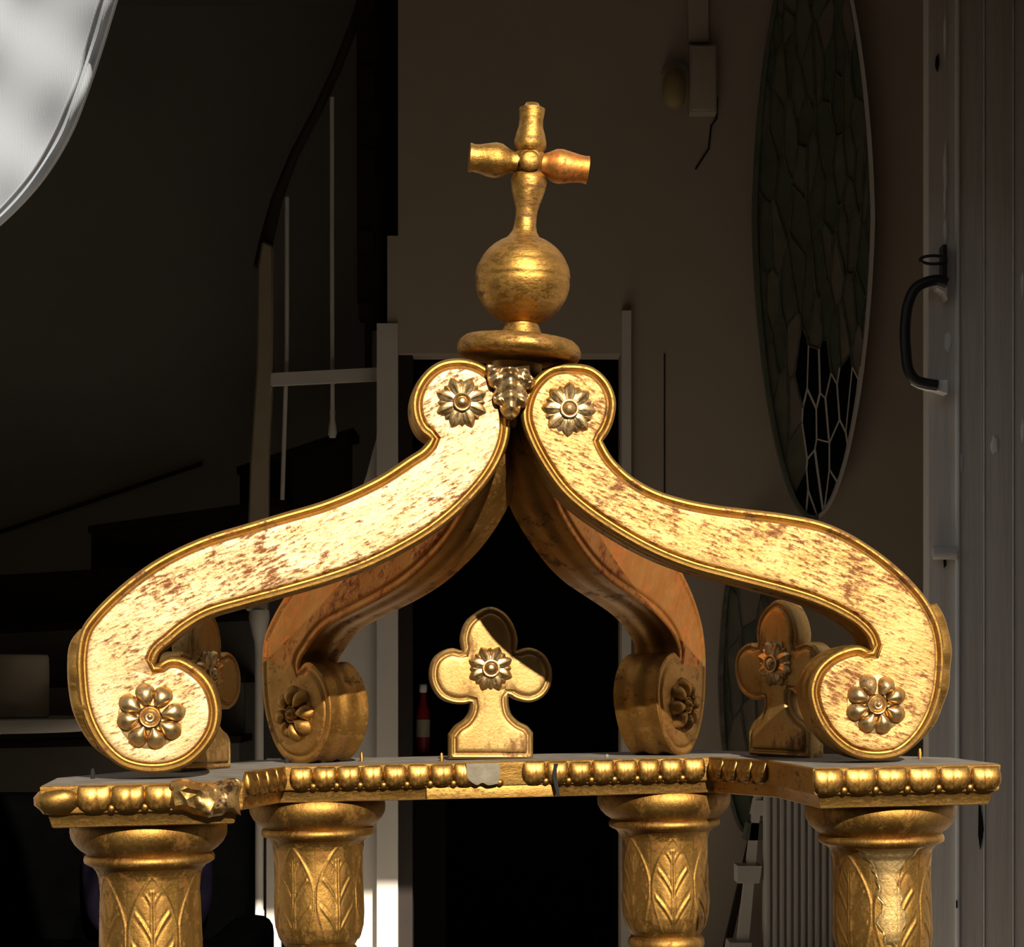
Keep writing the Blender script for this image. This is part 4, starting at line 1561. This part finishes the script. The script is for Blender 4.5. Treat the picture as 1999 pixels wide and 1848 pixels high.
# ---- finial: hub, disc, pedestal, orb, cross
def axis_part(name, px_axis, prof_px, mat, parent, seg=48, jitter=0.0, seed=0, yl=0.0):
    """Turned piece: axis from pixel a to pixel b, profile as (radius px, fraction along)."""
    (x0, y0), (x1, y1) = px_axis
    a, b = LP(x0, y0, yl), LP(x1, y1, yl)
    L = (b - a).length
    s = 2.3 / F_PX
    prof_m = [(max(r, 0.4) * s, t * L) for r, t in prof_px]
    return lathe(name, prof_m, mat, parent, seg, a, (b - a), jitter, seed, 55)


axis_part('hub', ((1008, 835), (1010, 706)), [(14, 0), (40, 0.15), (46, 0.6), (50, 1.0)], M['gold_side'], canopy, 32, yl=0.03)
disc = axis_part('disc', ((1012, 702), (1015, 660)), [(40, 0.0), (108, 0.02), (117, 0.12), (121, 0.33), (121, 0.5), (117, 0.72), (108, 0.90), (88, 0.99), (50, 1.0)], M['gold_orb'], canopy, 72, 0.004, 2)
axis_part('orb_pedestal', ((1018, 662), (1018, 622)), [(45, 0), (43, 0.1), (31, 0.8), (30, 1.0)], M['gold_orb'], canopy, 40)
orbp = []
for k in range(41):
    a = math.pi * k / 40
    r = 92.5 * math.sin(a)
    t = 0.5 - 0.5 * math.cos(a)
    yy = 636 - t * 178
    if abs(yy - 549) < 2.4: r -= 2.2
    if abs(yy - 517) < 2.4: r -= 1.2
    if abs(yy - 592) < 2.4: r -= 0.8
    if 517 < yy < 549: r += 1.0
    orbp.append((r, t))
fine_orb = []
for a_, b_ in zip(orbp[:-1], orbp[1:]):
    fine_orb += [a_, ((a_[0] + b_[0]) / 2, (a_[1] + b_[1]) / 2)]
fine_orb.append(orbp[-1])
axis_part('orb', ((1020, 637), (1021, 459)), fine_orb, M['gold_orb'], canopy, 72, 0.004, 5)
crs = axis_part('cross', ((1023, 468), (1034, 336)), [(36, 0.0), (30, 0.05), (24, 0.12), (21.5, 0.22), (21, 0.36), (22, 0.44), (25, 0.52), (29, 0.62), (33, 0.74), (35, 0.85), (31, 0.95), (24, 1.0)], M['gold_orb'], canopy, 40, 0.012, 6)
axis_part('cross_arm', ((1034, 300), (1039, 200)), [(24, 0.0), (31, 0.10), (32, 0.22), (28, 0.38), (23.5, 0.52), (23, 0.66), (25, 0.80), (25.5, 0.88), (20, 0.905), (15, 0.93), (13, 0.98), (6, 1.0)], M['gold_orb'], crs, 40, 0.012, 7)
axis_part('cross_arm', ((1022, 318), (916, 308)), [(22, 0.0), (20, 0.18), (23, 0.26), (32, 0.40), (34, 0.52), (31, 0.68), (27, 0.82), (26, 0.92), (28, 0.975), (27.5, 1.0)], M['gold_orb'], crs, 40, 0.012, 8)
axis_part('cross_arm', ((1044, 318), (1147, 332)), [(22, 0.0), (20, 0.15), (24, 0.24), (32, 0.38), (33.5, 0.50), (30, 0.68), (27, 0.84), (26.5, 0.94), (27.5, 1.0)], M['bole_orange'], crs, 40, 0.012, 9)
bm = bmesh.new()
bmesh.ops.create_icosphere(bm, subdivisions=4, radius=32 * 2.3 / F_PX)
for v in bm.verts:
    x, y, z = v.co / (32 * 2.3 / F_PX)
    v.co *= 1 + 0.03 * math.sin(5 * x + 2) * math.cos(6 * z + 1)
    v.co.y *= 0.92
kn = bm_obj('knot', bm, M['gold_orb'], crs, 60)
kn.data.transform(Matrix.Translation(LP(1034, 315, 0.0)))
v, f = lathe_geo([(0.0115, 0), (0.0112, 0.003), (0.008, 0.0055), (0.002, 0.0062)], 20, LP(1034, 314, -0.0165), Vector((0, -1, 0)))
mesh_obj('boss', v, f, M['gold_orb'], crs, 60)

# ---- pendant acanthus leaf between the upper volutes
PEND = [(951, 710, 1), (963, 712), (993, 716), (1034, 713, 1), (1036, 730), (1046, 742), (1040, 757), (1027, 760, 1), (1032, 775), (1027, 792), (1017, 796, 1), (1013, 808), (1001, 819), (990, 817), (979, 803), (975, 790, 1), (966, 786), (963, 770), (967, 758, 1), (957, 752), (952, 735)]
po = closed_outline(local_outline(PEND, -0.040), 0.0018)
pcx = LP(995, 760, -0.04).x


def pend_h(ov, d):
    u = ov[:, 0] - pcx
    return 0.0035 * np.exp(-(u / 0.0045) ** 2) - 0.0022 * np.exp(-((np.abs(u) - 0.009) / 0.003) ** 2) + 0.0016 * np.sin(ov[:, 1] * 520 + np.abs(u) * 260) * (d > 0.0015)


pv, pf = relief_plate(po, [0.001, 0.0022, 0.004, 0.006, 0.0085], [(0, -0.003), (0.0010, 0.0), (0.004, 0.0035), (0.0085, 0.0058), (0.05, 0.0075)], 0.012, 0.0028, False, None, pend_h)
mesh_obj('pendant_leaf', [(a, b - 0.036, c) for a, b, c in pv], pf, M['gold_rosette'], canopy, 50)
